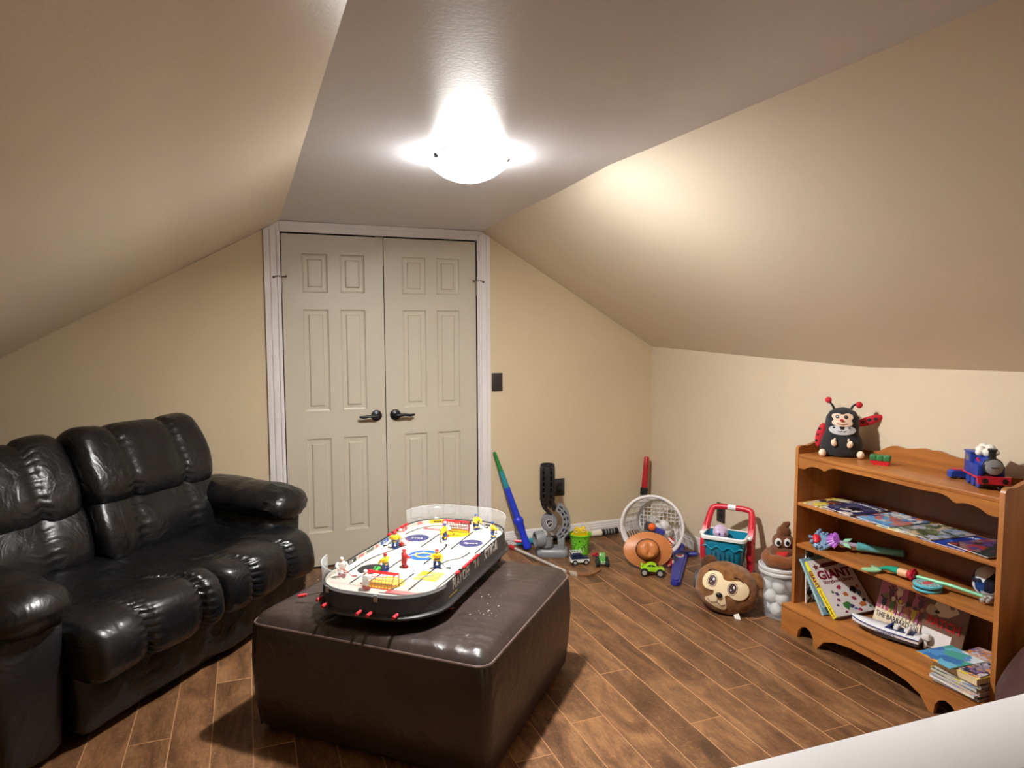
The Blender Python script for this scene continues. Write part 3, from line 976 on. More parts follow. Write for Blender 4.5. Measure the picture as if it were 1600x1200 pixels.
# printed circles and badges
disc(0.0, 0.0, 0.062, 0.062, M_blue)
disc(-0.125, 0.20, 0.052, 0.052, M_navy)
disc(0.125, 0.20, 0.050, 0.050, M_navy)
disc(0.005, 0.315, 0.068, 0.062, M_yink)
disc(0.0, -0.315, 0.068, 0.062, M_yink)
disc(-0.120, -0.205, 0.052, 0.055, M_ink)
MB().poly([(0.075, -0.255, ZR), (0.165, -0.255, ZR), (0.165, -0.165, ZR), (0.075, -0.165, ZR)]).build('rink_marking', M_yink, HG, flat=True)
disc(0.12, -0.21, 0.040, 0.040, M_navy, z=ZR + .0003); disc(0.12, -0.21, 0.037, 0.037, M_yink, z=ZR + .0006)
text('3', 0.075, M_green, HG, T(-0.105, -0.205, ZR + .0004), bold=0.003)
text('LIDL', 0.020, M_navy, HG, T(0.12, -0.21, ZR + .0009) @ RZ(20), bold=0.0006)
text('Svea', 0.030, M_rink, HG, T(-0.125, 0.20, ZR + .0004) @ RZ(12))
text('Sport', 0.026, M_rink, HG, T(0.125, 0.20, ZR + .0004) @ RZ(12), bold=0.0006)
text('TRANSPORT', 0.014, M_ink, HG, T(0.005, 0.285, ZR + .0004), bold=0.0004)
for a0 in (20, 200):
    strip([(0.034 * cos(rad(a0 + t)), 0.026 * sin(rad(a0 + t))) for t in range(0, 130, 10)], 0.009, M_yink, 'rink_marking', ZR + .0004)
    a1 = rad(a0 + 128)
    cx_, cy_ = 0.034 * cos(a1), 0.026 * sin(a1)
    MB().poly([(cx_ - 0.014 * cos(a1), cy_ - 0.014 * sin(a1), ZR + .0005), (cx_ + 0.014 * cos(a1), cy_ + 0.014 * sin(a1), ZR + .0005), (cx_ - 0.020 * sin(a1), cy_ + 0.016 * cos(a1), ZR + .0005)]).build('rink_marking', M_yink, HG, flat=True)
disc(-0.034, 0.004, 0.004, 0.045, M_rink, z=ZR + .0004, rot=-0.5)
for y, m in ((0.0, M_rink_red), (0.125, M_navy), (-0.125, M_navy), (0.37, M_rink_red), (-0.37, M_rink_red)):
    x = GW - 0.010 if abs(y) < 0.3 else GW - 0.040
    strip([(-x, y), (x, y)], 0.0022, m)
for x, y in ((-0.08, 0.06), (0.09, 0.07), (-0.05, -0.09), (0.09, -0.08), (0.17, -0.03), (-0.17, 0.02)):
    disc(x, y, 0.004, 0.004, M_rink_red, n=10)
for y0, tx, ty in ((0.40, -0.10, 0.345), (-0.40, 0.10, -0.388)):
    strip([(tx - 0.06, ty), (tx + 0.06, ty)], 0.028, M_rink_red, 'rink_marking')
    text('SWEDISH', 0.020, M_rink, HG, T(tx, ty, ZR + .0004), sx=1.0)
# player slots
slots = [[(-0.185, -0.31), (-0.185, -0.12), (-0.150, 0.02), (-0.125, 0.10)], [(-0.200, 0.09), (-0.198, 0.25), (-0.165, 0.36), (-0.10, 0.405), (0.02, 0.415)],
         [(-0.06, -0.34), (-0.06, -0.07)], [(-0.055, 0.09), (-0.055, 0.33)], [(0.045, -0.10), (0.045, 0.10), (0.03, 0.16)], [(0.055, -0.33), (0.055, -0.20)],
         [(0.110, -0.36), (0.110, -0.07), (0.155, 0.01), (0.165, 0.09)], [(0.075, 0.10), (0.075, 0.36)], [(0.190, 0.08), (0.190, 0.31)], [(0.195, -0.31), (0.200, -0.12)], [(0.02, -0.405), (0.12, -0.40), (0.17, -0.36)], [(-0.12, -0.36), (-0.12, -0.22)]]
for q in slots:
    pts = [p[:2] for p in catmull([(x, y, 0) for x, y in q], 6)]
    strip(pts, 0.0068, M_ink, 'player_slot', ZR + .0006)

# advert strips on the boards
def ad(p0, p1, label, base, ink, parent=HG):
    p0, p1 = V((*p0, 0)), V((*p1, 0))
    t = (p1 - p0)
    L = t.length
    t.normalize()
    nrm = V((0, 0, 1)).cross(t)                       # towards the rink when walked clockwise is -nrm
    mid = (p0 + p1) / 2
    M = Mx(((t.x, 0, -nrm.x, mid.x), (t.y, 0, -nrm.y, mid.y), (0, 1, 0, 0.0965), (0, 0, 0, 1)))
    MB().box((0, 0, 0.0006), (L, 0.0155, 0.0006), 0, M).build('advert_strip', base, HG, flat=True)
    text(label, 0.0135, ink, HG, M @ T(0, 0, 0.0012), sx=min(1.0, L / (len(label) * 0.0088)), bold=0.0004)
xi = -GW + 0.0078
ads = [(-0.29, -0.235, 'ELIT', M_rink, M_rink_red), (-0.215, -0.14, 'CCM', M_ink, M_rink), (-0.13, -0.07, 'SPORT', M_rink, M_rink_red), (-0.06, 0.0, 'HOCKEY', M_rink, M_ink),
       (0.005, 0.045, 'EHL', M_rink, M_rink_red), (0.06, 0.125, 'Fonus', M_blue, M_rink), (0.135, 0.20, 'N WISE', M_rink, M_ink), (0.21, 0.235, '22', M_rink, M_green), (0.245, 0.30, 'ICE', M_rink_red, M_rink)]
for y0, y1, s_, b_, k_ in ads:
    ad((xi, y0), (xi, y1), s_, b_, k_)
def arc_pt(a, r=GR - 0.0078):
    return (-(GW - GR) + r * cos(rad(a)), GL - GR + r * sin(rad(a)))
ad(arc_pt(158), arc_pt(140), 'SWE', M_rink, M_rink_red)
ad(arc_pt(130), arc_pt(103), 'engcon', M_yink, M_ink)
yf = GL - 0.0080
for x0, x1, s_, b_, k_ in ((-0.060, -0.035, '37', M_rink_red, M_rink), (-0.030, 0.025, 'STIGA', M_ink, M_rink), (0.030, 0.062, 'nordic', M_rink, M_ink)):
    ad((x0, yf), (x1, yf), s_, b_, k_)
def arc_pr(a, r=GR - 0.0078):
    return ((GW - GR) + r * cos(rad(a)), GL - GR + r * sin(rad(a)))
ad(arc_pr(84), arc_pr(66), 'Lexus', M_rink, M_ink)
ad(arc_pr(62), arc_pr(40), 'PROJOB', M_ink, M_rink)
ad(arc_pr(36), arc_pr(22), 'Mira', M_rink, M_ink)

# lettering on the outer right side
def side_text(s_, size, y, z, m=None, **k):
    M = Mx(((0, 0, 1, GW + 0.0015), (1, 0, 0, y), (0, 1, 0, z), (0, 0, 0, 1)))
    return text(s_, size, m or M_white, HG, M, **k)
side_text('PLAY OFF', 0.062, -0.175, 0.082, sx=0.62, bold=0.0012)
side_text('21', 0.076, -0.018, 0.077, sx=0.8, bold=0.0014)
side_text('STIGA', 0.070, 0.150, 0.077, sx=0.85, bold=0.0026, shear=0.1)
side_text('OFFICIAL ICE HOCKEY GAME', 0.012, -0.190, 0.050, sx=1.0)
MB().box((GW + 0.0022, -0.255, 0.0535), (0.001, 0.075, 0.004)).build('stripe', M_yink, HG, flat=True)
MB().box((GW + 0.0022, 0.0, 0.0445), (0.001, 0.56, 0.0018)).build('stripe', M_white, HG, flat=True)

# goals: red frame and net
def goal(y, s):
    t = MB()
    w_, h_, d_ = 0.062, 0.046, 0.040
    z0 = 0.0885
    f = [(-w_, y, z0), (-w_, y, z0 + h_), (w_, y, z0 + h_), (w_, y, z0)]
    t.tube(f, 0.0028, n=6)
    t.tube([(-w_, y, z0 + h_), (-w_ * .9, y + s * d_ * .6, z0 + h_), (-w_ * .8, y + s * d_, z0), (w_ * .8, y + s * d_, z0), (w_ * .9, y + s * d_ * .6, z0 + h_), (w_, y, z0 + h_)], 0.0024, n=6)
    g = t.build('goal', M_red, HG)
    nt_ = MB()
    for i in range(9):
        x = -w_ * .9 + w_ * 1.8 * i / 8
        nt_.tube([(x, y, z0 + h_), (x, y + s * d_ * .6, z0 + h_), (x * .9, y + s * d_, z0 + 0.002)], 0.0010, n=4)
    for k in range(1, 5):
        q = k / 5
        nt_.tube([(-w_ * (.9 - .1 * q), y + s * d_ * (.6 + .4 * q), z0 + h_ * (1 - q)), (w_ * (.9 - .1 * q), y + s * d_ * (.6 + .4 * q), z0 + h_ * (1 - q))], 0.0010, n=4)
        nt_.tube([(-w_ * .95, y + s * d_ * .6 * q, z0 + h_), (w_ * .95, y + s * d_ * .6 * q, z0 + h_)], 0.0010, n=4)
    for sx_ in (-1, 1):
        for k in range(1, 4):
            q = k / 4
            nt_.tube([(sx_ * w_, y, z0 + h_ * q), (sx_ * w_ * .9, y + s * d_ * (.98 - .35 * q), z0 + h_ * q)], 0.0010, n=4)
    nt_.build('net', M_red, g)
    MB().box((0, y - s * 0.0, 0.089), (0.11, 0.006, 0.001)).build('goal_line', M_ink, g, flat=True)
goal(0.335, 1); goal(-0.335, -1)

# players: feet, legs, torso, arms, head with helmet and a stick
def player_mb():
    mb = MB()
    mb.cyl((0, 0, 0), (0, 0, 0.006), 0.009, 3)
    for s in (-1, 1):
        mb.tube([(s * 0.010, -0.010, 0.004), (s * 0.010, 0.004, 0.005)], 0.0040, 3, n=6)
        mb.tube([(s * 0.010, -0.002, 0.005), (s * 0.009, 0.002, 0.016)], [0.0045, 0.0055], 1, n=7)
        mb.tube([(s * 0.009, 0.002, 0.015), (s * 0.006, 0.0, 0.030)], [0.0060, 0.0075], 2, n=7)
    mb.lathe([(0.010, 0.026), (0.0115, 0.032), (0.012, 0.040), (0.0135, 0.050), (0.010, 0.055), (0.004, 0.057)], 0, S3(1.1, 0.75, 1), 12)
    mb.lathe([(0.0125, 0.033), (0.0128, 0.0365)], 2, S3(1.1, 0.77, 1), 12)
    mb.tube([(-0.013, 0, 0.051), (-0.019, -0.008, 0.042), (-0.010, -0.018, 0.036)], [0.0055, 0.005, 0.0042], 0, n=7)
    mb.tube([(0.013, 0, 0.051), (0.020, -0.008, 0.040), (0.014, -0.019, 0.031)], [0.0055, 0.005, 0.0042], 0, n=7)
    mb.ell((0, -0.002, 0.0625), (0.0062, 0.0065, 0.0070), 4, n=10, k=7)
    mb.ell((0, 0.0, 0.0655), (0.0072, 0.0078, 0.0062), 5, n=10, k=7)
    mb.tube([(-0.011, -0.018, 0.040), (0.018, -0.021, 0.024), (0.036, -0.024, 0.006)], 0.0014, 6, n=5)
    mb.tube([(0.036, -0.024, 0.006), (0.052, -0.020, 0.004)], [0.003, 0.0035], 6, n=5, sx=0.4)
    return mb
M_skin = mat('painted_skin', (226, 178, 146), 0.5)
M_pb = mat('player_blue', (38, 68, 140), 0.45)
M_py = mat('player_yellow', (244, 206, 40), 0.45)
M_pr = mat('player_red', (200, 46, 52), 0.45)
M_pw = mat('player_white', (235, 232, 226), 0.45)
kits = {'y': [M_py, M_py, M_pb, M_pb, M_skin, M_pb, M_ink], 'yr': [M_py, M_pb, M_pb, M_pb, M_skin, M_pr, M_ink], 'r': [M_pw, M_pr, M_pw, M_pr, M_skin, M_pw, M_red], 'rr': [M_pr, M_pr, M_pr, M_pr, M_skin, M_pr, M_red]}
first_p = {}
for x, y, rz, k in ((0.110, -0.115, 20, 'yr'), (-0.150, 0.045, 200, 'yr'), (-0.055, -0.215, 250, 'yr'), (0.075, 0.395, 60, 'y'), (0.188, 0.300, 120, 'y'), (-0.0, 0.215, 300, 'y'),
                    (-0.01, -0.15, 140, 'rr'), (-0.185, -0.305, 30, 'r'), (-0.035, -0.395, 160, 'r'), (-0.012, 0.245, 90, 'r'), (-0.145, 0.085, 100, 'r')):
    if k in first_p:
        o = first_p[k].copy(); COL.objects.link(o)
    else:
        o = first_p[k] = player_mb().build('player_figure', kits[k], HG, ang=50)
    o.location = (x, y, 0.0886); o.rotation_euler = (0, 0, rad(rz)); o.scale = (1.02, 1.02, 1.0)

# clear end shields with clips
M_clear = clear_mat('clear_shield', (226, 230, 232), 0.20, 0.12)
for s in (1, -1):
    pts = []
    a0, a1, n = (-12, 192, 30)
    for i in range(15):
        a = rad(4 + (90 - 4) * i / 14)
        pts.append(((GW - GR) + (GR + 0.0012) * cos(a), s * (GL - GR + (GR + 0.0012) * sin(a))))
    pts = pts + [(-x, y) for x, y in reversed(pts)]
    lo_ = [(x, y, 0.100) for x, y in pts]
    hi = [(x * 1.012, y * 1.010, 0.172 - 0.030 * (abs(i - len(pts) / 2 + .5) / (len(pts) / 2) > 0.9)) for i, (x, y) in enumerate(pts)]
    hi = [(x * 1.012, y * 1.010, 0.170) for x, y in pts]
    sh = MB().loft([lo_, hi], closed=False, caps=False).build('end_shield', M_clear, HG, ang=60)
    md = sh.modifiers.new('thick', 'SOLIDIFY'); md.thickness = 0.0016; md.offset = 1
    MB().tube(hi, 0.0011, n=5).build('shield_edge', clear_mat('shield_edge_plastic', (235, 238, 240), 0.6, 0.2) if 'shield_edge_plastic' not in MATS else MATS['shield_edge_plastic'], sh)
    for x in (-0.155, 0.045):
        ya_ = s * (GL + 0.002) if abs(x) < GW - GR else s * (GL - GR + math.sqrt((GR + .003) ** 2 - (abs(x) - GW + GR) ** 2))
        MB().rbox((x, ya_, 0.095), (0.014, 0.004, 0.024), 0.001).build('clip', mat('clip_plastic', (170, 172, 176), 0.3), HG)
# sliding score counters
for x, ys in ((-GW + 0.002, (0.150, 0.19, 0.23, 0.27, 0.305)), (GW - 0.002, (-0.20, -0.135, -0.10, -0.065, -0.03, 0.0))):
    for y in ys:
        MB().rbox((x, y, 0.110), (0.012, 0.030, 0.009), 0.003).build('score_slider', M_red, HG)
    MB().rbox((x, (ys[0] * 0.8 + ys[1] * 0.2) + 0.012, 0.110), (0.013, 0.012, 0.011), 0.002).build('score_pointer', M_black, HG)
# control rods with red knobs
def rod(p0, p1, kn=0.026):
    d = (V(p1) - V(p0)).normalized()
    r = MB().cyl(p0, p1, 0.0022, n=6).build('control_rod', M_chrome, HG)
    MB().tube([V(p1) - d * 0.004, V(p1) + d * 0.006, V(p1) + d * kn], [0.0050, 0.0064, 0.0058], n=10).build('knob', mat('knob_red', (222, 62, 72), 0.4), r)
for x in (-0.200, -0.150, -0.005, 0.035, 0.125):
    yy = -GL if abs(x) < GW - GR else -(GL - GR + math.sqrt(GR ** 2 - (abs(x) - GW + GR) ** 2))
    rod((x, yy + 0.05, 0.052), (x, yy - 0.016, 0.050))
rod((-0.06, 0.40, 0.052), (-0.06, GL + 0.03, 0.050)); rod((0.06, 0.40, 0.052), (0.06, GL + 0.03, 0.050))
rod((0.20, 0.385, 0.052), (GW + 0.030, 0.395, 0.052))
rod((-0.20, -0.335, 0.045), (-GW - 0.075, -0.355, 0.022), 0.03)
for x in (-0.19, 0.19):
    for y in (-0.26, 0.26):
        fb = MB().lathe([(0.011, 0.034), (0.017, 0.040)][::-1] and [(0.010, 0.004), (0.013, 0.012), (0.018, 0.034)], 0, T(x + (0.035 if x > 0 else -0.035), y, 0), 14).build('foot', M_game, HG)
        MB().lathe([(0.009, 0.0), (0.011, 0.002), (0.010, 0.005)], 0, T(x + (0.035 if x > 0 else -0.035), y, 0), 12).build('foot_tip', M_red, fb)
# ------------------------------------------------------------------ toys on the floor
M_grey = mat('grey_plastic', (128, 130, 134), 0.38, var=0.03)
M_dgrey = mat('dark_grey_plastic', (62, 64, 68), 0.4)
M_rub = mat('black_rubber', (26, 26, 26), 0.7)

# ball launcher: base, feed cup, slotted curved arm, motor disc with a shield badge, upright slotted tube
BL = thing('ball_launcher', 'grey and black plastic ball launcher with upright slotted tube by the back wall', 'toy', M=T(-0.918, -0.282, 0) @ RZ(-24.0) @ S3(0.94, 1, 1))
lb = MB()
lb.loft([[(x + 0.012, y, z) for x, y, _ in rrect(0.108 - i, 0.070 - i, 0.03, 5)] for z, i in ((0, 0.004), (0.012, 0), (0.034, 0.003), (0.046, 0.012), (0.050, 0.03))])
lb.build('base', M_grey, BL)
lb = MB()
prof = [(0.046, 0.0), (0.052, 0.004), (0.052, 0.06), (0.048, 0.066), (0.040, 0.066), (0.040, 0.010), (0.0, 0.009)]
lb.lathe(prof, 0, T(-0.045, -0.02, 0.108) @ RZ(20) @ RY(-90) , 22, caps=False)
lb.cyl((-0.03, -0.01, 0.045), (-0.03, -0.01, 0.11), 0.047, n=20)
lb.build('feed_cup', M_grey, BL)
MB().lathe([(0.049, 0), (0.049, 0.014)], 0, T(-0.03, -0.01, 0.048), 20).build('collar', M_dgrey, BL)
# curved arm: band on an arc with slots left open
def arc_band(mb, cx, cz, r0, r1, a0, a1, y0, y1, n, m=0):
    for i in range(n):
        p, q = rad(a0 + (a1 - a0) * i / n), rad(a0 + (a1 - a0) * (i + 1) / n)
        poly = [(cx + r0 * cos(p), cz + r0 * sin(p)), (cx + r1 * cos(p), cz + r1 * sin(p)), (cx + r1 * cos(q), cz + r1 * sin(q)), (cx + r0 * cos(q), cz + r0 * sin(q))]
        mb.prism(poly, y0, y1, m, XZ)
am = MB()
acx, acz = -0.005, 0.215
for r0, r1 in ((0.085, 0.097), (0.108, 0.118), (0.128, 0.140)):
    arc_band(am, acx, acz, r0, r1, -62, 66, -0.028, 0.028, 16)
for a in (-62, -42, -22, -2, 18, 38, 58):
    arc_band(am, acx, acz, 0.085, 0.140, a, a + 8, -0.026, 0.026, 1)
arc_band(am, acx, acz, 0.086, 0.139, -62, 66, 0.012, 0.024, 16)
am.build('curved_arm', M_grey, BL, ang=30)
MB().rbox((0.072, 0.0, 0.075), (0.05, 0.06, 0.075), 0.012, 0, T(0.0, 0, 0)).build('arm_mount', M_grey, BL)
MB().lathe([(0.020, -0.03), (0.024, -0.028), (0.024, 0.03)], 0, T(0.070, -0.01, 0.062) @ RX(90), 16).build('pivot', M_grey, BL)
mb = MB().lathe([(0.030, -0.036), (0.050, -0.034), (0.056, -0.026), (0.056, 0.028)], 0, T(-0.008, 0.0, 0.212) @ RX(-90), 30)
disc_o = mb.build('motor_disc', M_grey, BL)
# shield badge with diagonal lettering
sh = [(-0.021, 0.020), (-0.014, 0.017), (-0.008, 0.024), (0, 0.021), (0.008, 0.024), (0.014, 0.017), (0.021, 0.020), (0.019, 0.0), (0.017, -0.012), (0.0, -0.026), (-0.017, -0.012), (-0.019, 0.0)]
MB().prism([(x * 1.12, z * 1.12) for x, z in sh], -0.0372, -0.0362, 0, T(-0.008, 0, 0.212) @ XZ).build('badge', mat('badge_silver', (206, 208, 212), 0.4), disc_o, flat=True)
MB().prism([(x * .95, z * .95) for x, z in sh], -0.0376, -0.0366, 0, T(-0.008, 0, 0.212) @ XZ).build('badge', M_black, disc_o, flat=True)
FC = Mx(((1, 0, 0, 0), (0, 0, -1, 0), (0, 1, 0, 0), (0, 0, 0, 1)))
text('NHL', 0.019, mat('badge_silver', (206, 208, 212)), disc_o, T(-0.008, -0.0382, 0.2125) @ FC @ RZ(38), bold=0.0006)
# upright black tube: rounded shell with slots, tapering to the lower right
ub = MB()
for x in (-0.040, 0.0, 0.040):
    wd = 0.022 if abs(x) > 0.03 else 0.040
    ub.rbox((x - 0.022, -0.02, 0.465), (wd, 0.03, 0.215), 0.004)
for z in (0.365, 0.402, 0.440, 0.478, 0.516, 0.553, 0.568):
    ub.rbox((-0.022, -0.019, z), (0.095, 0.026, 0.012 if z < .55 else 0.02), 0.003)
ub.prism([(-0.070, 0.36), (-0.064, 0.330), (-0.050, 0.302), (-0.020, 0.275), (0.002, 0.262), (0.010, 0.268), (-0.012, 0.292), (-0.040, 0.325), (-0.046, 0.36)], -0.034, 0.0, 0, XZ)
ub.prism([(-0.032, 0.36), (-0.026, 0.335), (-0.004, 0.305), (0.006, 0.316), (-0.016, 0.345), (-0.014, 0.36)], -0.032, 0.0, 0, XZ)
ub.prism([(0.004, 0.36), (0.010, 0.336), (0.018, 0.325), (0.006, 0.305), (0.022, 0.285), (0.030, 0.292), (0.038, 0.318), (0.028, 0.340), (0.026, 0.36)], -0.034, 0.0, 0, XZ)
ub.lathe([(0.046, 0.570), (0.049, 0.574), (0.049, 0.582), (0.044, 0.585), (0.038, 0.58), (0.036, 0.40)], 0, T(-0.022, 0.012, 0), 22, caps=False)
ub.build('feed_tube', M_black, BL, ang=30)
tb_ = MB()
ring_n = 12
rings_ = []
for z in (0.30, 0.34, 0.45, 0.57):
    k = 1 if z > 0.33 else 0.8
    rings_.append([(-0.022 + (0.004 if z < .33 else 0) + 0.048 * k * cos(rad(-10 + 200 * i / ring_n)), 0.0 + 0.048 * k * sin(rad(-10 + 200 * i / ring_n)), z) for i in range(ring_n + 1)])
tb_.loft(rings_, closed=False, caps=False)
tb_.build('tube_back', mat('tube_back_grey', (150, 146, 138), 0.5), BL)

# telescoping toy light sword leaning on the door casing: green, teal and blue stages
def stage_sword(name, label, p0, p1, parts, cat='toy sword'):
    A = along(p0, p1)
    t = thing(name, label, cat, M=A)
    for nm, prof, m in parts:
        MB().lathe(prof, 0, None, 18).build(nm, m, t)
    return t
M_sb = mat('sword_blue', (36, 62, 190), 0.35)
M_sb2 = mat('sword_handle_blue', (34, 58, 205), 0.38)
M_st = mat('sword_teal', (40, 140, 150), 0.35)
M_sg = mat('sword_green', (36, 122, 52), 0.4)
stage_sword('light_sword', 'blue, teal and green telescoping toy sword leaning against the door casing', (-1.020, -0.150, 0.012), (-1.199, -0.024, 0.620), [
    ('handle', [(0.020, 0.0), (0.026, 0.004), (0.026, 0.05), (0.023, 0.06), (0.023, 0.12), (0.027, 0.13), (0.028, 0.17), (0.034, 0.18), (0.034, 0.20), (0.024, 0.215)], M_sb2),
    ('lower_stage', [(0.0235, 0.21), (0.0225, 0.30), (0.0205, 0.42)], M_sb), ('middle_stage', [(0.0185, 0.42), (0.0165, 0.535)], M_st), ('upper_stage', [(0.0148, 0.53), (0.0115, 0.65), (0.010, 0.665), (0.004, 0.668)], M_sg)])
stage_sword('light_sword', 'toy sword with red tube blade standing in the corner behind the white basket', (-0.125, -0.085, 0.03), (-0.066, -0.055, 0.535), [
    ('handle', [(0.020, 0.0), (0.021, 0.20), (0.024, 0.215), (0.024, 0.235), (0.022, 0.24)], M_grey), ('collar', [(0.026, 0.24), (0.027, 0.25), (0.027, 0.285), (0.022, 0.29)], M_black),
    ('blade', [(0.0215, 0.29), (0.020, 0.40), (0.0185, 0.50), (0.015, 0.508), (0.004, 0.51)], mat('sword_red', (176, 28, 40), 0.35))])
# long toy lying along the back baseboard
LS = thing('toy_baton', 'long toy baton, teal, black and cream with a loop, lying along the back baseboard', 'toy', M=along((-1.06, -0.055, 0.026), (-0.30, -0.055, 0.026)))
MB().lathe([(0.018, 0), (0.020, 0.004), (0.020, 0.20)], 0, None, 16).build('teal_sleeve', M_st, LS)
MB().lathe([(0.016, 0.20), (0.018, 0.21), (0.018, 0.40), (0.014, 0.41), (0.014, 0.50)], 0, None, 16).build('shaft', M_black, LS)
MB().tube([(0.036 * cos(t * PI / 8) + 0.015, 0.0, 0.415 + 0.042 * sin(t * PI / 8)) for t in range(16)], 0.0065, n=8, closed=True).build('guard_loop', mat('cream_plastic', (218, 212, 194), 0.4), LS)
MB().lathe([(0.014, 0.45), (0.019, 0.47), (0.020, 0.60), (0.023, 0.605), (0.023, 0.63)], 0, None, 16).build('grip', mat('cream_plastic', (218, 212, 194), 0.4), LS)
rb = MB()
rb.lathe([(0.018, 0.63), (0.020, 0.64), (0.020, 0.74), (0.022, 0.745), (0.022, 0.76)], 0, None, 16)
rb.build('ribbed_end', M_black, LS)
for i in range(4):
    MB().lathe([(0.0208, 0.655 + i * 0.022), (0.0215, 0.658 + i * 0.022), (0.0215, 0.663 + i * 0.022), (0.0208, 0.666 + i * 0.022)], 0, None, 16).build('rib', M_grey, LS)

# mini hockey stick on the floor
HS = thing('mini_hockey_stick', 'small hockey stick with pale shaft and curved brown blade on the floor behind the ottoman', 'hockey stick', (-1.0, -0.40, 0))
MB().tube([(-0.105, 0.275, 0.014), (0.012, -0.19, 0.010), (0.020, -0.235, 0.010)], 0.011, n=8, sx=0.7).build('shaft', mat('stick_shaft', (186, 180, 172), 0.45, var=0.2, vs=20), HS, ang=50)
MB().tube([(-0.118, 0.325, 0.015), (-0.104, 0.27, 0.014)], 0.0135, n=10).build('butt_end', M_red, HS)
bl = MB()
cpts = [(0.020, -0.225), (0.045, -0.275), (0.085, -0.320), (0.140, -0.325), (0.190, -0.305), (0.240, -0.268)]
inn = [(0.012, -0.190), (0.060, -0.235), (0.100, -0.268), (0.145, -0.272), (0.190, -0.258), (0.232, -0.238)]
c1, c2 = catmull([(x, y, 0) for x, y in cpts], 4), catmull([(x, y, 0) for x, y in inn], 4)
bl.prism([(p.x, p.y) for p in c1] + [(p.x, p.y) for p in reversed(c2)], 0.001, 0.010)
bl.build('blade', mat('stick_blade', (126, 84, 54), 0.4, var=0.15, vs=12), HS)
tp_ = MB()
tp_.prism([(p.x - .001, p.y - .002) for p in c1[3:7]] + [(p.x, p.y + .001) for p in reversed(c2[3:7])], 0.0005, 0.0112)
tp_.build('tape', mat('blade_tape', (170, 156, 142), 0.7), HS)

# green sand bucket with a wire bail and a yellow sand mould inside
SB = thing('sand_bucket', 'lime green toy sand bucket with dark printed pattern and thin bail', 'bucket', (-0.728, -0.325, 0), -24.0)
M_lime = mat('lime_plastic', (112, 200, 40), 0.35, var=0.05)
MB().lathe([(0.050, 0.0), (0.054, 0.002), (0.066, 0.118), (0.072, 0.120), (0.073, 0.128), (0.068, 0.130), (0.0655, 0.126), (0.053, 0.006), (0.0, 0.006)], 0, None, 32, caps=False).build('body', M_lime, SB)
rg = random.Random(9)
pr = MB()
for i in range(90):
    a = rad(rg.uniform(190, 350)); z = rg.uniform(0.022, 0.10)
    r_ = 0.054 + (z / 0.118) * 0.0122 + 0.0004
    da = rg.uniform(0.05, 0.20); dz = rg.uniform(0.004, 0.012)
    sk = rg.uniform(-0.008, 0.008)
    q = lambda aa, zz: ((0.0545 + (zz / 0.118) * 0.0122) * cos(aa), (0.0545 + (zz / 0.118) * 0.0122) * sin(aa), zz)
    pr.poly([q(a, z), q(a + da, z + sk), q(a + da * 0.8, z + sk + dz * 0.5), q(a + da * .2, z + dz)], 0 if i % 3 else 1)
o = pr.build('print', [mat('print_black', (28, 36, 22), 0.5), mat('print_pale', (206, 224, 178), 0.5)], SB, flat=True)
o['kind'] = 'stuff'
M_bail = mat('bail_plastic', (214, 200, 120), 0.35)
MB().tube([(0.072 * cos(rad(t)), 0.012 - 0.02 * sin(rad(t)), 0.126 + 0.085 * sin(rad(t))) for t in range(0, 181, 12)], 0.0018, n=6).build('bail', M_bail, SB)
SM = thing('sand_mould', 'yellow plastic sand sifter with two round holes tipped inside the lime bucket', 'sand toy', M=T(-0.735, -0.325, 0.118) @ RZ(-24) @ RY(-6) @ RX(12))
ms_ = MB()
outl = [(-0.056, -0.010), (0.052, -0.010), (0.058, 0.016), (0.048, 0.022), (0.046, 0.040), (0.040, 0.052), (0.022, 0.054), (0.014, 0.044), (0.006, 0.044), (-0.002, 0.052), (-0.020, 0.054), (-0.030, 0.042), (-0.036, 0.020), (-0.052, 0.012)]
ms_.prism(outl, -0.010, 0.010, 0, XZ)
ms_.build('plate', M_yellow, SM)
for x in (-0.016, 0.029):
    MB().tube([(x + 0.011 * cos(t * PI / 6), -0.011, 0.034 + 0.011 * sin(t * PI / 6)) for t in range(12)], 0.0035, n=6, closed=True).build('eyelet', mat('mould_pale', (236, 226, 150), 0.4), SM)

# small vehicles
def wheels(t, xs, y, r, w_, tyre, hub, zc=None):
    for x in xs:
        for s in (-1, 1):
            M = T(x, s * y, zc or r) @ RX(90)
            wb_ = MB().lathe([(r * 0.62, -w_ / 2), (r * 0.92, -w_ / 2), (r, -w_ * 0.3), (r, w_ * 0.3), (r * 0.92, w_ / 2), (r * 0.62, w_ / 2)], 0, M, 20).build('wheel', tyre, t)
            MB().lathe([(r * 0.2, -w_ * 0.56), (r * 0.58, -w_ * 0.53), (r * 0.60, 0), (r * 0.58, w_ * 0.53), (r * 0.2, w_ * 0.56)], 0, M, 14).build('hub', hub, wb_)
def car_shell(side_pts, hw, bev, m, M=None):
    """Side outline (x, z) lofted across y with tucked-in flanks."""
    mb = MB()
    c = V((sum(p[0] for p in side_pts) / len(side_pts), sum(p[1] for p in side_pts) / len(side_pts)))
    rings = []
    for y, k in ((-hw, 0.90), (-hw + bev, 1.0), (0, 1.02), (hw - bev, 1.0), (hw, 0.90)):
        rings.append([(c.x + (p[0] - c.x) * k, y, c.y + (p[1] - c.y) * k) for p in side_pts])
    mb.loft(rings, m, M)
    return mb
M_glass = mat('dark_window', (24, 30, 40), 0.12)
JP = thing('toy_jeep', 'small white and dark blue toy jeep with white roof rack on the floor', 'toy car', (-0.828, -0.512, 0), -12.0)
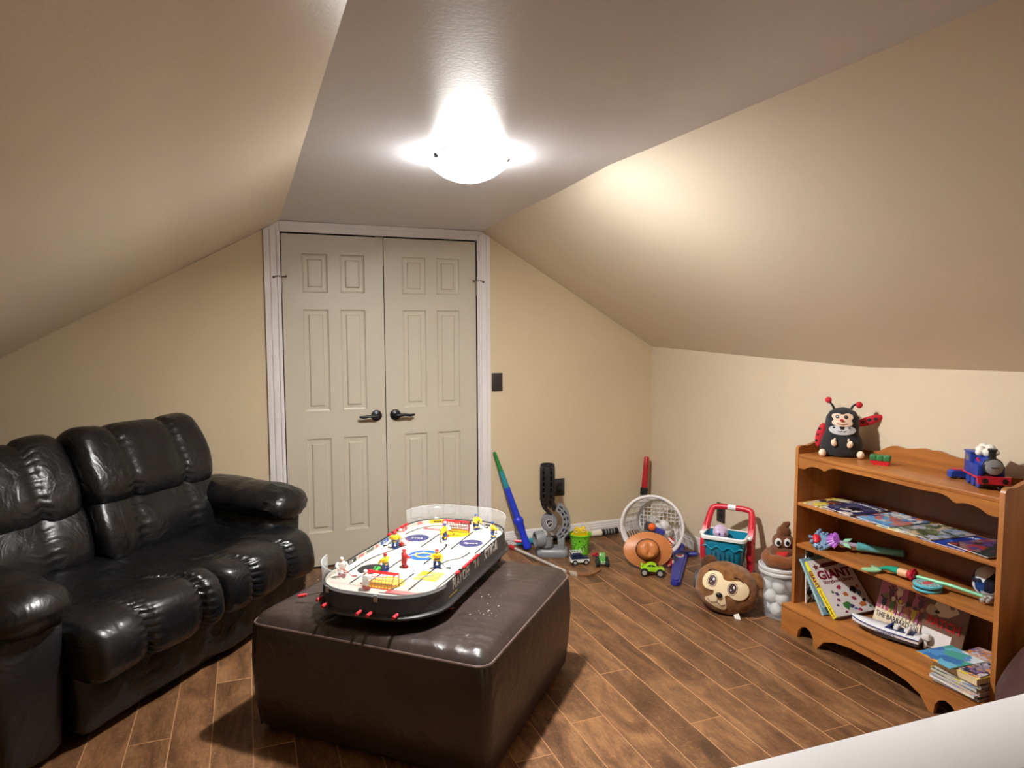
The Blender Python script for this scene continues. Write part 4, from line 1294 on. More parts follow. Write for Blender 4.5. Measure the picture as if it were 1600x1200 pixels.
car_shell([(-0.058, 0.018), (-0.058, 0.040), (-0.050, 0.047), (0.022, 0.047), (0.052, 0.041), (0.060, 0.034), (0.060, 0.020), (0.040, 0.016), (-0.040, 0.016)], 0.026, 0.005, 0).build('lower_body', mat('jeep_white', (232, 232, 226), 0.3), JP)
car_shell([(-0.056, 0.042), (-0.052, 0.066), (-0.046, 0.070), (0.006, 0.070), (0.014, 0.066), (0.026, 0.047), (0.054, 0.0425), (0.058, 0.036), (-0.058, 0.036)], 0.0268, 0.005, 0).build('cabin', mat('jeep_navy', (28, 44, 74), 0.3), JP)
for s in (-1, 1):
    MB().box((-0.036, s * 0.0255, 0.058), (0.022, 0.003, 0.013)).build('window', M_glass, JP)
    MB().box((-0.008, s * 0.0255, 0.058), (0.024, 0.003, 0.013)).build('window', M_glass, JP)
rk_ = MB()
for s in (-1, 1):
    rk_.rbox((-0.022, s * 0.020, 0.079), (0.070, 0.004, 0.004), 0.001)
for i in range(5):
    rk_.rbox((-0.054 + i * 0.016, 0, 0.079), (0.003, 0.042, 0.003), 0.001)
for x in (-0.050, 0.006):
    rk_.box((x, 0.018, 0.074), (0.003, 0.003, 0.010)).box((x, -0.018, 0.074), (0.003, 0.003, 0.010))
rk_.build('roof_rack', M_white, JP)
MB().rbox((0.061, 0, 0.023), (0.006, 0.050, 0.007), 0.002).build('bumper', M_black, JP)
wheels(JP, (-0.034, 0.036), 0.024, 0.0165, 0.013, M_rub, mat('hub_silver', (190, 190, 186), 0.3, metal=0.5))

GT = thing('toy_tractor', 'small green toy monster tractor facing the room with black wheels', 'toy car', (-0.707, -0.580, 0), -112.0)
M_gt = mat('tractor_green', (88, 160, 74), 0.35)
car_shell([(-0.040, 0.022), (-0.040, 0.040), (-0.030, 0.044), (0.030, 0.044), (0.044, 0.038), (0.046, 0.024), (0.030, 0.018)], 0.017, 0.004, 0).build('body', M_gt, GT)
car_shell([(-0.030, 0.042), (-0.026, 0.068), (-0.020, 0.073), (0.004, 0.073), (0.010, 0.066), (0.018, 0.044)], 0.019, 0.004, 0).build('cabin', M_gt, GT)
MB().rbox((0.0155, 0, 0.0585), (0.003, 0.026, 0.016), 0.001, 0, None).build('windscreen', mat('green_glass', (150, 196, 130), 0.15), GT)
for s in (-1, 1):
    MB().lathe([(0.004, 0), (0.005, 0.003), (0.003, 0.005)], 0, T(0.045, s * 0.009, 0.034) @ RY(90), 10).build('headlight', M_white, GT)
MB().rbox((0.047, 0, 0.024), (0.004, 0.030, 0.005), 0.001).build('grille', mat('hub_silver', (190, 190, 186)), GT)
wheels(GT, (-0.026, 0.030), 0.030, 0.0215, 0.019, M_rub, mat('hub_dark', (54, 60, 52), 0.4))

RC = thing('toy_car', 'tiny red toy car on the floor behind the green tractor', 'toy car', (-0.662, -0.430, 0), 150.0)
car_shell([(-0.030, 0.006), (-0.030, 0.016), (-0.020, 0.018), (-0.010, 0.026), (0.008, 0.026), (0.018, 0.018), (0.030, 0.015), (0.032, 0.006)], 0.014, 0.003, 0).build('body', M_red, RC)
car_shell([(-0.017, 0.018), (-0.009, 0.0245), (0.007, 0.0245), (0.015, 0.018)], 0.0143, 0.002, 0).build('window', M_glass, RC)
wheels(RC, (-0.018, 0.019), 0.0125, 0.0065, 0.006, M_rub, M_chrome)

LC = thing('toy_sports_car', 'lime green toy sports car on big black wheels in front of the cowboy hat', 'toy car', (-0.515, -0.840, 0), -32.0)
M_lc = mat('car_lime', (160, 214, 40), 0.25, coat=0.5)
car_shell([(-0.066, 0.030), (-0.068, 0.046), (-0.058, 0.054), (-0.034, 0.056), (0.030, 0.052), (0.058, 0.046), (0.068, 0.036), (0.066, 0.028), (0.030, 0.026)], 0.032, 0.007, 0).build('body', M_lc, LC)
car_shell([(-0.050, 0.052), (-0.026, 0.068), (-0.014, 0.071), (0.004, 0.070), (0.018, 0.064), (0.034, 0.051)], 0.026, 0.006, 0).build('cabin', M_lc, LC)
for s in (-1, 1):
    MB().prism([(-0.034, 0.056), (-0.022, 0.066), (-0.008, 0.0675), (-0.008, 0.056)], s * 0.0255 - .001, s * 0.0255 + .001, 0, XZ).build('window', M_glass, LC)
    MB().prism([(-0.005, 0.056), (-0.005, 0.0675), (0.006, 0.066), (0.020, 0.056)], s * 0.0255 - .001, s * 0.0255 + .001, 0, XZ).build('window', M_glass, LC)
MB().rbox((0.0245, 0, 0.0600), (0.022, 0.036, 0.002), 0.0008, 0, None).build('windscreen', M_glass, LC).rotation_euler = (0, 0, 0)
MB().rbox((0.0, 0, 0.026), (0.120, 0.040, 0.012), 0.003).build('chassis', M_black, LC)
MB().rbox((-0.062, 0, 0.062), (0.012, 0.056, 0.003), 0.001).box((-0.060, 0.02, 0.057), (0.003, 0.003, 0.010)).box((-0.060, -0.02, 0.057), (0.003, 0.003, 0.010)).build('spoiler', M_lc, LC)
wheels(LC, (-0.046, 0.044), 0.034, 0.0235, 0.020, M_rub, mat('hub_silver', (190, 190, 186)))

# white laundry basket on its side
ax0, ax1 = V((-0.368, -0.600, 0.205)), V((-0.140, -0.335, 0.156))
BK = thing('laundry_basket', 'round white plastic laundry basket with lattice sides tipped over in the corner', 'basket', M=along(ax0, ax1))
M_bk = mat('basket_white', (232, 230, 228), 0.4)
Lb = (ax1 - ax0).length
r0_, r1_ = 0.186, 0.140
rows_, cols_ = 7, 20
lat = MB()
def bp_(i, j, e=0.0):
    t = i / rows_
    r = r0_ + (r1_ - r0_) * t
    a = 2 * PI * j / cols_
    return V((r * cos(a), r * sin(a), Lb * t))
for i in range(rows_):
    for j in range(cols_):
        q = [bp_(i, j), bp_(i, j + 1), bp_(i + 1, j + 1), bp_(i + 1, j)]
        ang_ = 360 * j / cols_
        if 1 <= i <= 5:
            c = (q[0] + q[1] + q[2] + q[3]) / 4
            mids = []
            inner = []
            for k in range(4):
                p = c + (q[k] - c) * 0.92
                n1 = c + (q[(k + 1) % 4] - c) * 0.92
                inner += [p * 0.82 + n1 * 0.18, p * 0.18 + n1 * 0.82]
            o8 = q[0:1]
            vs_ = [tuple(v) for v in q] + [tuple(v) for v in inner]
            fs_ = []
            for k in range(4):
                k2 = (k + 1) % 4
                fs_.append((k, k2, 4 + 2 * k + 1, 4 + 2 * k))
                fs_.append((k2, 4 + 2 * k2, 4 + 2 * k + 1))
            lat.add(vs_, fs_)
        else:
            lat.add([tuple(v) for v in q], [(0, 1, 2, 3)])
bo = lat.build('lattice_wall', M_bk, BK, ang=60)
bm = bmesh.new(); bm.from_mesh(bo.data); bmesh.ops.remove_doubles(bm, verts=bm.verts[:], dist=1e-5); bmesh.ops.recalc_face_normals(bm, faces=bm.faces[:]); bm.to_mesh(bo.data); bm.free()
md = bo.modifiers.new('thick', 'SOLIDIFY'); md.thickness = 0.0025; md.offset = 0
MB().tube([(0.191 * cos(2 * PI * i / 48), 0.191 * sin(2 * PI * i / 48), 0.0) for i in range(48)], 0.0095, n=10, closed=True).build('rim', M_bk, BK)
MB().lathe([(r1_ - .012, Lb), (r1_ + .002, Lb - .002), (r1_ + .002, Lb + .004), (r1_ - .012, Lb + .004), (r1_ - .012, Lb)], 0, None, 36, caps=False).build('bottom', M_bk, BK)
for k in range(-5, 6):                                           # crossed bars of the open bottom
    h_ = math.sqrt((r1_ - .008) ** 2 - (k * 0.026) ** 2)
    MB().box((k * 0.026, 0, Lb + .002), (0.006, 2 * h_, 0.003)).build('bottom_bar', M_bk, BK, flat=True)
    MB().box((0, k * 0.026, Lb + .002), (2 * h_, 0.006, 0.003)).build('bottom_bar', M_bk, BK, flat=True)
# what has spilled inside it
def ball(name, label, loc, r, m, group=None):
    return tag(MB().ell((0, 0, 0), (r, r, r), n=24, k=16).build(name, m, None, ang=180), label, 'ball', group), loc
def put(o, loc):
    o.location = loc
    return o
M_wball = mat('white_ball', (226, 226, 222), 0.5)
for nm, lb_, loc, r, m in (('toy_ball', 'small orange ball in the mouth of the tipped white basket', (-0.315, -0.520, 0.178), 0.024, M_orange),
                           ('toy_ball', 'white ball beside the orange ball inside the tipped basket', (-0.195, -0.475, 0.165), 0.033, M_wball),
                           ('toy_ball', 'white ball lying lowest in the basket behind the hat brim', (-0.275, -0.560, 0.090), 0.033, M_wball),
                           ('toy_ball', 'red and white ball on the floor between hat and blue sword', (-0.348, -0.768, 0.029), 0.029, mat('red_white_ball', (186, 36, 44), 0.35, rgb2=(226, 206, 200), vs=28, ramp=(0.52, 0.58)))):
    o, l_ = ball(nm, lb_, loc, r, m)
    put(o, l_)
o = MB().rbox((0, 0, 0), (0.07, 0.05, 0.055), 0.012).build('toy_block', M_dgrey, None)
tag(o, 'dark grey angular toy piece behind the orange ball in the basket', 'toy'); o.matrix_basis = T(-0.290, -0.455, 0.160) @ RZ(25) @ RY(25)
o = MB().rbox((0, 0, 0), (0.075, 0.05, 0.03), 0.006).build('toy_brick', mat('violet_blue', (58, 60, 150), 0.4), None)
tag(o, 'small violet blue toy brick beside the orange ball in the basket', 'toy'); o.matrix_basis = T(-0.262, -0.515, 0.148) @ RZ(-15) @ RY(20)
o = MB().ell((0, 0, 0), (0.095, 0.075, 0.062), n=26, k=16, e=0.9).wobble(0.02, 12, 4).build('plush_toy', mat('white_plush', (226, 226, 224), 0.95, bump=0.6, bs=160, sheen=0.3), None, ang=180)
tag(o, 'fluffy white plush lump filling the back of the tipped basket', 'plush'); o.matrix_basis = T(-0.185, -0.425, 0.100) @ RZ(40)
SG = thing('striped_cloth', 'small red and white striped cloth at the lower right of the basket', 'cloth', (-0.190, -0.520, 0.070), 20.0)
for i in range(5):
    MB().rbox((-0.040 + i * 0.020, 0, 0.002 * (i % 2)), (0.020, 0.07, 0.012), 0.004, 0, RX(30)).build('stripe', M_red if i % 2 == 0 else M_white, SG)

# cowboy hat leaning on the basket rim, crown to the room
HT_M = T(-0.470, -0.712, 0.104) @ RZ(-26) @ RX(68) @ RZ(2) @ S3(0.94, 0.94, 1)
HTh = thing('cowboy_hat', 'tan toy cowboy hat with pinched crown leaning against the white basket', 'hat', M=HT_M)
M_hat = mat('hat_tan', (196, 122, 66), 0.42, var=0.05, vs=10)
hm = MB()
n = 48
def hat_ring(rx, ry, z, lift=0.0, pinch=0.0):
    out = []
    for i in range(n):
        a = 2 * PI * i / n
        x, y = rx * cos(a), ry * sin(a)
        zz = z + lift * abs(cos(a)) ** 3
        if pinch:
            zz -= pinch * math.exp(-((x / (rx * 0.45 + 1e-6)) ** 2)) * (0.45 + 0.55 * max(0, -sin(a)))
        out.append((x, y, zz))
    return out
hm.loft([hat_ring(0.152, 0.112, 0.004, 0.030), hat_ring(0.155, 0.115, 0.0, 0.033), hat_ring(0.145, 0.107, -0.003, 0.022), hat_ring(0.10, 0.085, 0.0, 0.006), hat_ring(0.078, 0.071, 0.003, 0.0),
         hat_ring(0.072, 0.066, 0.010), hat_ring(0.070, 0.063, 0.035), hat_ring(0.066, 0.058, 0.060), hat_ring(0.060, 0.052, 0.078), hat_ring(0.050, 0.043, 0.088, 0, 0.006), hat_ring(0.030, 0.027, 0.091, 0, 0.018), hat_ring(0.004, 0.004, 0.083, 0, 0.01)], caps=True)
hm.build('felt', M_hat, HTh, ang=80)
MB().loft([hat_ring(0.0790, 0.0730, 0.004), hat_ring(0.0780, 0.072, 0.012), hat_ring(0.0735, 0.067, 0.030), hat_ring(0.071, 0.064, 0.031)], caps=False).build('band', mat('hat_band', (74, 44, 24), 0.5), HTh)
stp = MB()
for i in range(40):
    a = 2 * PI * i / 40
    stp.ell((0.150 * cos(a), 0.110 * sin(a), 0.006 + 0.030 * abs(cos(a)) ** 3), (0.0035, 0.0035, 0.002), n=6, k=4)
o = stp.build('stitching', mat('hat_stitch', (230, 190, 140), 0.6), HTh); o['kind'] = 'stuff'

# blue toy sword on the floor, point to the room
BSW = thing('toy_sword', 'dark blue plastic toy sword with shield badge lying beside the basket', 'toy sword', M=T(-0.285, -0.772, 0.004) @ RZ(52) @ S3(1.16, 1, 1))
M_bs = mat('sword_dark_blue', (40, 48, 140), 0.3)
w2 = [(-0.30, 0.008), (-0.285, 0.026), (-0.10, 0.034), (0.10, 0.043), (0.16, 0.044)]
blade = [(x, -y) for x, y in w2] + [(x, y) for x, y in reversed(w2)]
bb = MB()
bb.prism(blade, 0.0, 0.020)
bb.prism([(x * 0.94, y * 0.7) for x, y in blade], 0.019, 0.027)
bb.build('blade', M_bs, BSW)
gb = MB()
gb.tube([(0.150, -0.105, 0.026), (0.165, -0.055, 0.016), (0.17, 0, 0.014), (0.165, 0.055, 0.016), (0.150, 0.105, 0.026)], [0.012, 0.018, 0.021, 0.018, 0.012], n=10)
gb.build('cross_guard', M_bs, BSW)
MB().lathe([(0.017, 0.0), (0.015, 0.03), (0.016, 0.09), (0.022, 0.10), (0.022, 0.115), (0.012, 0.125)], 0, T(0.175, 0, 0.014) @ RY(90), 14).build('grip', M_bs, BSW)
shp = [(-0.030, 0.0), (-0.012, -0.024), (0.018, -0.026), (0.026, 0.0), (0.018, 0.026), (-0.012, 0.024)]
MB().prism([(x + 0.085, y) for x, y in shp], 0.026, 0.0295).build('badge', mat('badge_pale', (206, 196, 190), 0.4), BSW)
MB().prism([(x * 0.55 + 0.090, y * 0.6) for x, y in shp], 0.029, 0.0305).build('badge', M_red, BSW)

# toy shopping cart: teal basket, white rim, red push handle, wheels, a lilac octopus inside
CT = thing('toy_shopping_cart', 'teal toy shopping cart with white rim and red push handle by the right wall', 'toy cart', (-0.255, -1.165, 0), -51.0)   # local x along its front edge, y towards the wall
M_teal = mat('cart_teal', (20, 138, 168), 0.35)
M_cred = mat('cart_red', (206, 34, 52), 0.35)
def rbx(hx, hy, z, r=0.03):
    return [(x, y, z) for x, y, _ in rrect(hx, hy, r, 5)]
cb_ = MB()
cb_.loft([rbx(0.090, 0.060, 0.150), rbx(0.094, 0.064, 0.156), rbx(0.112, 0.082, 0.305), rbx(0.108, 0.078, 0.305), rbx(0.090, 0.060, 0.160)], caps=False)
cb_.poly(rbx(0.090, 0.060, 0.150)); cb_.poly(rbx(0.090, 0.060, 0.160))
cb_.build('basket', M_teal, CT)
MB().loft([rbx(0.113, 0.083, 0.288), rbx(0.121, 0.091, 0.290), rbx(0.122, 0.092, 0.306), rbx(0.117, 0.087, 0.312), rbx(0.109, 0.079, 0.308)], caps=False).build('rim', M_white, CT)
wv = [(-0.108 + 0.216 * i / 24, 0.245 + 0.010 * sin(i * 0.9)) for i in range(25)]
MB().tube([(x, -0.074 - (z - .2) * 0.11, z) for x, z in wv], 0.0045, n=6).build('swag', M_teal, CT)
for i in range(6):
    x = -0.060 + i * 0.024
    MB().rbox((x, -0.0700, 0.195 + 0.006 * (i % 2)), (0.010, 0.006, 0.045), 0.003, 0).build('slot', mat('slot_dark', (14, 60, 78), 0.6), CT)
hnd = MB()
pts = [(-0.126, 0.040, 0.260), (-0.122, 0.080, 0.330), (-0.112, 0.128, 0.395), (-0.090, 0.142, 0.418), (0.0, 0.146, 0.422), (0.090, 0.142, 0.418), (0.112, 0.128, 0.395), (0.122, 0.080, 0.330), (0.126, 0.040, 0.260)]
cp = catmull(pts, 5)
hnd.tube(cp, [0.022 - 0.006 * sin(PI * i / (len(cp) - 1)) for i in range(len(cp))], n=12)
for s in (-1, 1):
    hnd.loft([[(s * (0.113 + o_), y, z) for y, z in ((0.110, 0.335), (0.050, 0.335), (-0.005, 0.270), (-0.010, 0.200), (0.040, 0.060), (0.095, 0.060), (0.102, 0.200))] for o_ in (0.0, 0.026)])
hnd.build('push_handle', M_cred, CT)
MB().tube([(-0.022, 0.1455, 0.4225), (0.022, 0.1455, 0.4225)], 0.0170, n=12).build('handle_badge', M_white, CT)
for s in (-1, 1):
    MB().ell((s * 0.130, -0.012, 0.300), (0.012, 0.014, 0.013), n=12, k=8).build('hinge_button', M_white, CT)
MB().rbox((0, 0.0, 0.105), (0.17, 0.15, 0.09), 0.02).build('chassis', M_cred, CT)
for x in (-0.125, 0.125):
    for y in (-0.085, 0.075):
        M = T(x, y, 0.052) @ RY(90)
        wh = MB().lathe([(0.030, -0.016), (0.046, -0.016), (0.052, -0.010), (0.052, 0.010), (0.046, 0.016), (0.030, 0.016)], 0, M, 24).build('wheel', mat('tyre_grey', (74, 74, 78), 0.55), CT)
        MB().lathe([(0.006, -0.020), (0.026, -0.018), (0.030, -0.010), (0.030, 0.010), (0.026, 0.018), (0.006, 0.020)], 0, M, 18).build('hub', M_cred, wh)
OP = thing('plush_octopus', 'small lilac plush octopus sitting inside the teal toy cart', 'plush', (-0.272, -1.140, 0.262), -20.0)
M_lil = mat('lilac_plush', (186, 160, 196), 0.9, rgb2=(206, 184, 210), vs=26, bump=0.5, bs=160, sheen=0.3)
MB().ell((0, 0, 0.048), (0.042, 0.040, 0.044), n=22, k=14).wobble(0.003, 30).build('head', M_lil, OP)
for i in range(8):
    a = 2 * PI * i / 8
    MB().tube([(0.02 * cos(a), 0.02 * sin(a), 0.022), (0.038 * cos(a), 0.034 * sin(a), 0.008), (0.052 * cos(a), 0.044 * sin(a), 0.008)], [0.012, 0.010, 0.006], n=8).build('arm', M_lil, OP)
for s in (-1, 1):
    MB().ell((s * 0.014 - 0.004, -0.0375, 0.050), (0.0055, 0.003, 0.007), n=10, k=6).build('eye', mat('octopus_eye', (74, 48, 96), 0.4), OP)

# brown bear head cushion
BP = thing('bear_cushion', 'round brown plush bear head cushion with cream eye mask leaning on the toy cart', 'plush', M=T(-0.452, -1.425, 0.122) @ RZ(-47) @ RY(10) @ RX(-12) @ S3(0.88, 0.92, 0.90))
def fur(name, rgb, rgb2):
    return mat(name, rgb, 0.95, spec=0.15, rgb2=rgb2, vs=34, bump=1.0, bs=260, sheen=0.25, ramp=(0.3, 0.7))
M_bf = fur('bear_fur', (108, 68, 32), (152, 102, 56))
M_bf2 = fur('bear_ear_fur', (70, 42, 24), (96, 60, 34))
RXb, RYb, RZb = 0.176, 0.105, 0.142
bh = MB().ell((0, 0, 0), (RXb, RYb, RZb), n=60, k=40, e=0.93)
bh.v = [tuple(V(p) + V(p).normalized() * (0.0035 * noise.noise(V(p) * 70) + 0.006 * noise.noise(V(p) * 14))) for p in bh.v]
bh.build('head', M_bf, BP, ang=180)
for s in (-1, 1):
    eb = MB().ell((0, 0, 0), (0.052, 0.022, 0.040), n=24, k=14)
    eb.v = [tuple(V(p) + V(p).normalized() * 0.003 * noise.noise(V(p) * 70)) for p in eb.v]
    eb.build('ear', M_bf if s > 0 else M_bf2, BP, ang=180).matrix_basis = T(s * 0.128 + (0.022 if s > 0 else 0), 0.012, 0.118 - (0.035 if s > 0 else 0.012)) @ RY(s * 38)
def bsurf(off):
    def f(x, z):
        q = 1 - min(0.995, (abs(x) / RXb) ** 2.15 + (abs(z) / RZb) ** 2.15)
        return -RYb * q ** 0.47 - 0.004 - off
    return f
M_cream = mat('cream_felt', (232, 210, 170), 0.9, var=0.03, bump=0.3, bs=300)
# mask: two lobes over the eyes meeting at the bridge, and the muzzle
mask = [(-0.125, 0.045), (-0.130, 0.010), (-0.112, -0.018), (-0.078, -0.022), (-0.055, -0.020), (-0.060, -0.045), (-0.095, -0.070), (-0.092, -0.086), (-0.060, -0.100), (-0.010, -0.112), (0.022, -0.108), (0.030, -0.090), (0.020, -0.060), (0.010, -0.030), (0.030, -0.022), (0.065, -0.034), (0.105, -0.024), (0.128, 0.010), (0.122, 0.045), (0.096, 0.066), (0.055, 0.068), (0.020, 0.056), (-0.015, 0.056), (-0.030, 0.075), (-0.060, 0.086), (-0.100, 0.074)]
mk = [(p.x, p.y) for p in catmull([(x, z, 0) for x, z in mask], 3, True)]
MB().patch(mk, bsurf(0.001), 0.011).build('face_mask', M_cream, BP, ang=180)
M_eyed = mat('eye_dark', (42, 26, 30), 0.4)
M_eyeb = mat('eye_brown', (96, 60, 62), 0.4)
def oval(cx, cz, rx, rz, n=26):
    return [(cx + rx * cos(2 * PI * i / n), cz + rz * sin(2 * PI * i / n)) for i in range(n)]
for ex in (-0.076, 0.040):
    ez = 0.032 if ex < 0 else 0.020
    for pl, m, off, nm in ((oval(ex, ez, 0.027, 0.036), M_eyed, 0.0018, 'eye_outline'), (oval(ex, ez, 0.024, 0.033), M_cream, 0.0022, 'eye_white'), (oval(ex, ez, 0.021, 0.029), M_eyed, 0.0026, 'eye_outline'), (oval(ex, ez - .002, 0.016, 0.023), M_eyeb, 0.0030, 'iris'),
                           (oval(ex, ez, 0.011, 0.016), M_eyed, 0.0034, 'pupil'), (oval(ex + .006, ez + .009, 0.006, 0.007), M_white, 0.0038, 'eye_glint'), (oval(ex - .006, ez - .009, 0.0035, 0.004), M_white, 0.0038, 'eye_glint')):
        MB().patch(pl, bsurf(off), 0.009).build(nm, m, BP, ang=180)
def line_on(pts, r, m, nm, off=0.002):
    f = bsurf(off)
    MB().tube([(p.x, f(p.x, p.y), p.y) for p in catmull([(x, z, 0) for x, z in pts], 5)], r, n=6).build(nm, m, BP)
for bx, bz, s in ((-0.085, 0.084, -1), (0.060, 0.076, 1)):
    line_on([(bx - 0.028, bz - (0.008 if s < 0 else -0.004)), (bx, bz + 0.006), (bx + 0.028, bz - (0.012 if s > 0 else -0.002))], 0.0022, M_eyed, 'eyebrow', 0.003)
line_on([(-0.026, -0.046), (-0.026, -0.078)], 0.0012, M_eyed, 'mouth')
line_on([(-0.080, -0.070), (-0.060, -0.088), (-0.026, -0.078), (0.000, -0.090), (0.022, -0.074)], 0.0012, M_eyed, 'mouth')
MB().ell((-0.022, bsurf(0.006)(-0.022, -0.034), -0.034), (0.019, 0.010, 0.015), n=18, k=12).build('nose', mat('nose_black', (26, 24, 26), 0.35), BP)
MB().rbox((0, 0, 0), (0.030, 0.002, 0.036), 0.0008).build('care_tag', M_paper, BP).matrix_basis = T(0.095, -0.058, -0.128) @ RY(-35) @ RX(-20)

# clear tub of white balls with a lid
TBx, TBy = -0.226, -1.560
TB = thing('clear_tub', 'clear plastic tub full of white balls with white lid between bear and bookcase', 'tub', (TBx, TBy, 0))
M_tub = clear_mat('tub_plastic', (214, 220, 226), 0.14, 0.2)
MB().lathe([(0.001, 0.004), (0.078, 0.004), (0.084, 0.0), (0.088, 0.004), (0.102, 0.235), (0.100, 0.238), (0.0855, 0.010)], 0, None, 40, caps=False).build('body', M_tub, TB)
M_lid = clear_mat('tub_lid_plastic', (226, 228, 230), 0.75, 0.3)
lid = MB().lathe([(0.104, 0.222), (0.109, 0.224), (0.110, 0.234), (0.107, 0.237), (0.107, 0.246), (0.111, 0.248), (0.111, 0.258), (0.104, 0.262), (0.098, 0.256), (0.001, 0.255)], 0, None, 40, caps=False).build('lid', M_lid, TB)
MB().tube([(-0.01, -0.1095, 0.195), (0.02, -0.122, 0.165), (0.055, -0.125, 0.125), (0.095, -0.105, 0.10)], 0.0045, n=8).build('handle', M_white, TB)
rg = random.Random(3)
k = 0
proto_ball = None
for z, ro, cnt, a0, ly in ((0.042, 0.047, 5, 60, 'bottom layer of'), (0.101, 0.053, 5, 20, 'middle layer of'), (0.160, 0.057, 5, 75, 'top layer under the lid of')):
    for i in range(cnt):
        a = rad(a0 + 360 * i / cnt)
        r_ = 0.0335
        x, y, z_ = TBx + ro * cos(a), TBy + ro * sin(a), z + rg.uniform(-0.004, 0.004)
        if proto_ball is None:
            o = proto_ball = MB().ell((0, 0, 0), (r_, r_, r_), n=22, k=14).build('white_ball', M_wball, None, ang=180)
        else:
            o = proto_ball.copy(); COL.objects.link(o)
        tag(o, 'plain white play ball in the ' + ly + ' the clear plastic tub', 'ball', 'white balls in the ' + ly + ' the clear tub')
        o.location = (x, y, z_)
# coiled brown plush on the lid
PP = thing('swirl_plush', 'brown swirl shaped plush hat with eyes and red tongue on the clear tub lid', 'plush', M=T(TBx + 0.002, TBy - 0.004, 0.263) @ RZ(-30) @ S3(1.0, 1.0, 1.28))
M_pf = fur('swirl_brown', (122, 70, 34), (142, 86, 46))
MB().tube([(0.078 * cos(2 * PI * i / 40), 0.078 * sin(2 * PI * i / 40), 0.022 + 0.003 * sin(i)) for i in range(40)], 0.025, n=14, closed=True).build('brim_ring', M_pf, PP)
M_pd = fur('swirl_dark', (92, 54, 30), (114, 70, 40))
MB().ell((0, 0, 0.045), (0.066, 0.066, 0.034), n=26, k=14, e=0.9).build('coil', M_pd, PP)
MB().ell((0, 0.002, 0.088), (0.052, 0.050, 0.034), n=26, k=14, e=0.9).build('coil', M_pd, PP)
MB().ell((0.002, 0.002, 0.125), (0.034, 0.032, 0.026), n=22, k=12, e=0.9).build('coil', M_pd, PP)
MB().tube([(0.0, 0.0, 0.135), (0.012, 0.0, 0.155), (0.028, -0.004, 0.165)], [0.022, 0.016, 0.006], n=10).build('tip', M_pd, PP)
for s in (-1, 1):
    ey = MB().lathe([(0.0165, 0), (0.015, 0.004), (0.001, 0.006)], 0, T(-0.012 + s * 0.021, -0.044, 0.094) @ RX(82) , 18).build('eye', M_white, PP)
    MB().lathe([(0.009, 0), (0.008, 0.003), (0.001, 0.004)], 0, T(-0.012 + s * 0.021, -0.0495, 0.093) @ RX(82), 14).build('pupil', M_black, ey)
MB().poly([(-0.045, -0.058, 0.060), (0.012, -0.064, 0.064), (0.010, -0.062, 0.050), (-0.012, -0.068, 0.034), (-0.040, -0.066, 0.036)]).build('tongue', mat('tongue_red', (206, 40, 40), 0.7), PP, flat=True)

# brown leather bean bag beyond the bookcase and a small plush on it
BB = thing('bean_bag', 'maroon brown leather bean bag by the bookcase end, behind the white half wall cap', 'bean bag', (-0.225, -2.995, 0))
bb_ = MB().ell((0, 0, 0.25), (0.330, 0.300, 0.25), n=40, k=24, e=0.85)
bb_.v = [(p[0] * (1 - 0.25 * max(0, p[2] - .25) / .25), p[1] * (1 - 0.25 * max(0, p[2] - .25) / .25), p[2]) for p in bb_.v]
bb_.wobble(0.018, 5, 2)
bb_.v = [(p[0], p[1], max(p[2], 0.001)) for p in bb_.v]
bb_.build('cushion', leather('maroon_leather', (66, 40, 40), 0.45, 0.2, 0.35), BB, ang=180)
MB().tube([(0.155 * cos(2 * PI * i / 24), 0.145 * sin(2 * PI * i / 24), 0.485) for i in range(24)], 0.004, n=6, closed=True).build('piping', M_pipe, BB)
# ------------------------------------------------------------------ on the bookcase
ZT, Z1, Z2, Z0 = 0.852, 0.6235, 0.4255, 0.130          # top, upper shelf, lower shelf, bottom deck
# ladybug plush seated on the top
LB = thing('ladybug_plush', 'black ladybug plush with red spotted wings and antennae on the bookcase top', 'plush', (-0.160, -1.842, ZT), -46.0)
M_bp = mat('black_plush', (30, 31, 35), 0.9, var=0.25, vs=26, bump=0.5, bs=200, sheen=0.2)
M_peach = mat('peach_plush', (238, 208, 182), 0.85, bump=0.3, bs=200)
M_rp = mat('red_plush', (200, 30, 48), 0.8, bump=0.4, bs=220)
bd = MB()
bd.loft([[(rx * cos(2 * PI * i / 32), 0.01 + ry * sin(2 * PI * i / 32), z) for i in range(32)] for rx, ry, z in ((0.045, 0.04, 0.0), (0.078, 0.058, 0.006), (0.090, 0.066, 0.028), (0.089, 0.066, 0.055), (0.080, 0.062, 0.085), (0.070, 0.056, 0.108), (0.069, 0.056, 0.125), (0.072, 0.058, 0.150), (0.068, 0.056, 0.180), (0.054, 0.046, 0.205), (0.034, 0.030, 0.220), (0.008, 0.008, 0.226))])
bd.wobble(0.003, 22, 1)
bd.build('body', M_bp, LB, ang=180)
def lsurf(rx, ry, z0, rz, off, cy=0.01):
    def f(x, z):
        q = 1 - min(0.98, (x / rx) ** 2 + ((z - z0) / rz) ** 2)
        return cy - ry * math.sqrt(q) - off
    return f
ff = lsurf(0.078, 0.058, 0.135, 0.115, 0.006)
face = [(p.x, p.y) for p in catmull([(-0.042, 0.196, 0), (-0.020, 0.202, 0), (0.0, 0.197, 0), (0.020, 0.203, 0), (0.040, 0.196, 0), (0.044, 0.180, 0), (0.036, 0.172, 0), (0.043, 0.160, 0), (0.036, 0.148, 0), (0.0, 0.143, 0), (-0.036, 0.150, 0), (-0.043, 0.163, 0), (-0.036, 0.174, 0), (-0.043, 0.184, 0)], 3, True)]
MB().patch(face, ff, 0.008).build('face', M_peach, LB, ang=180)
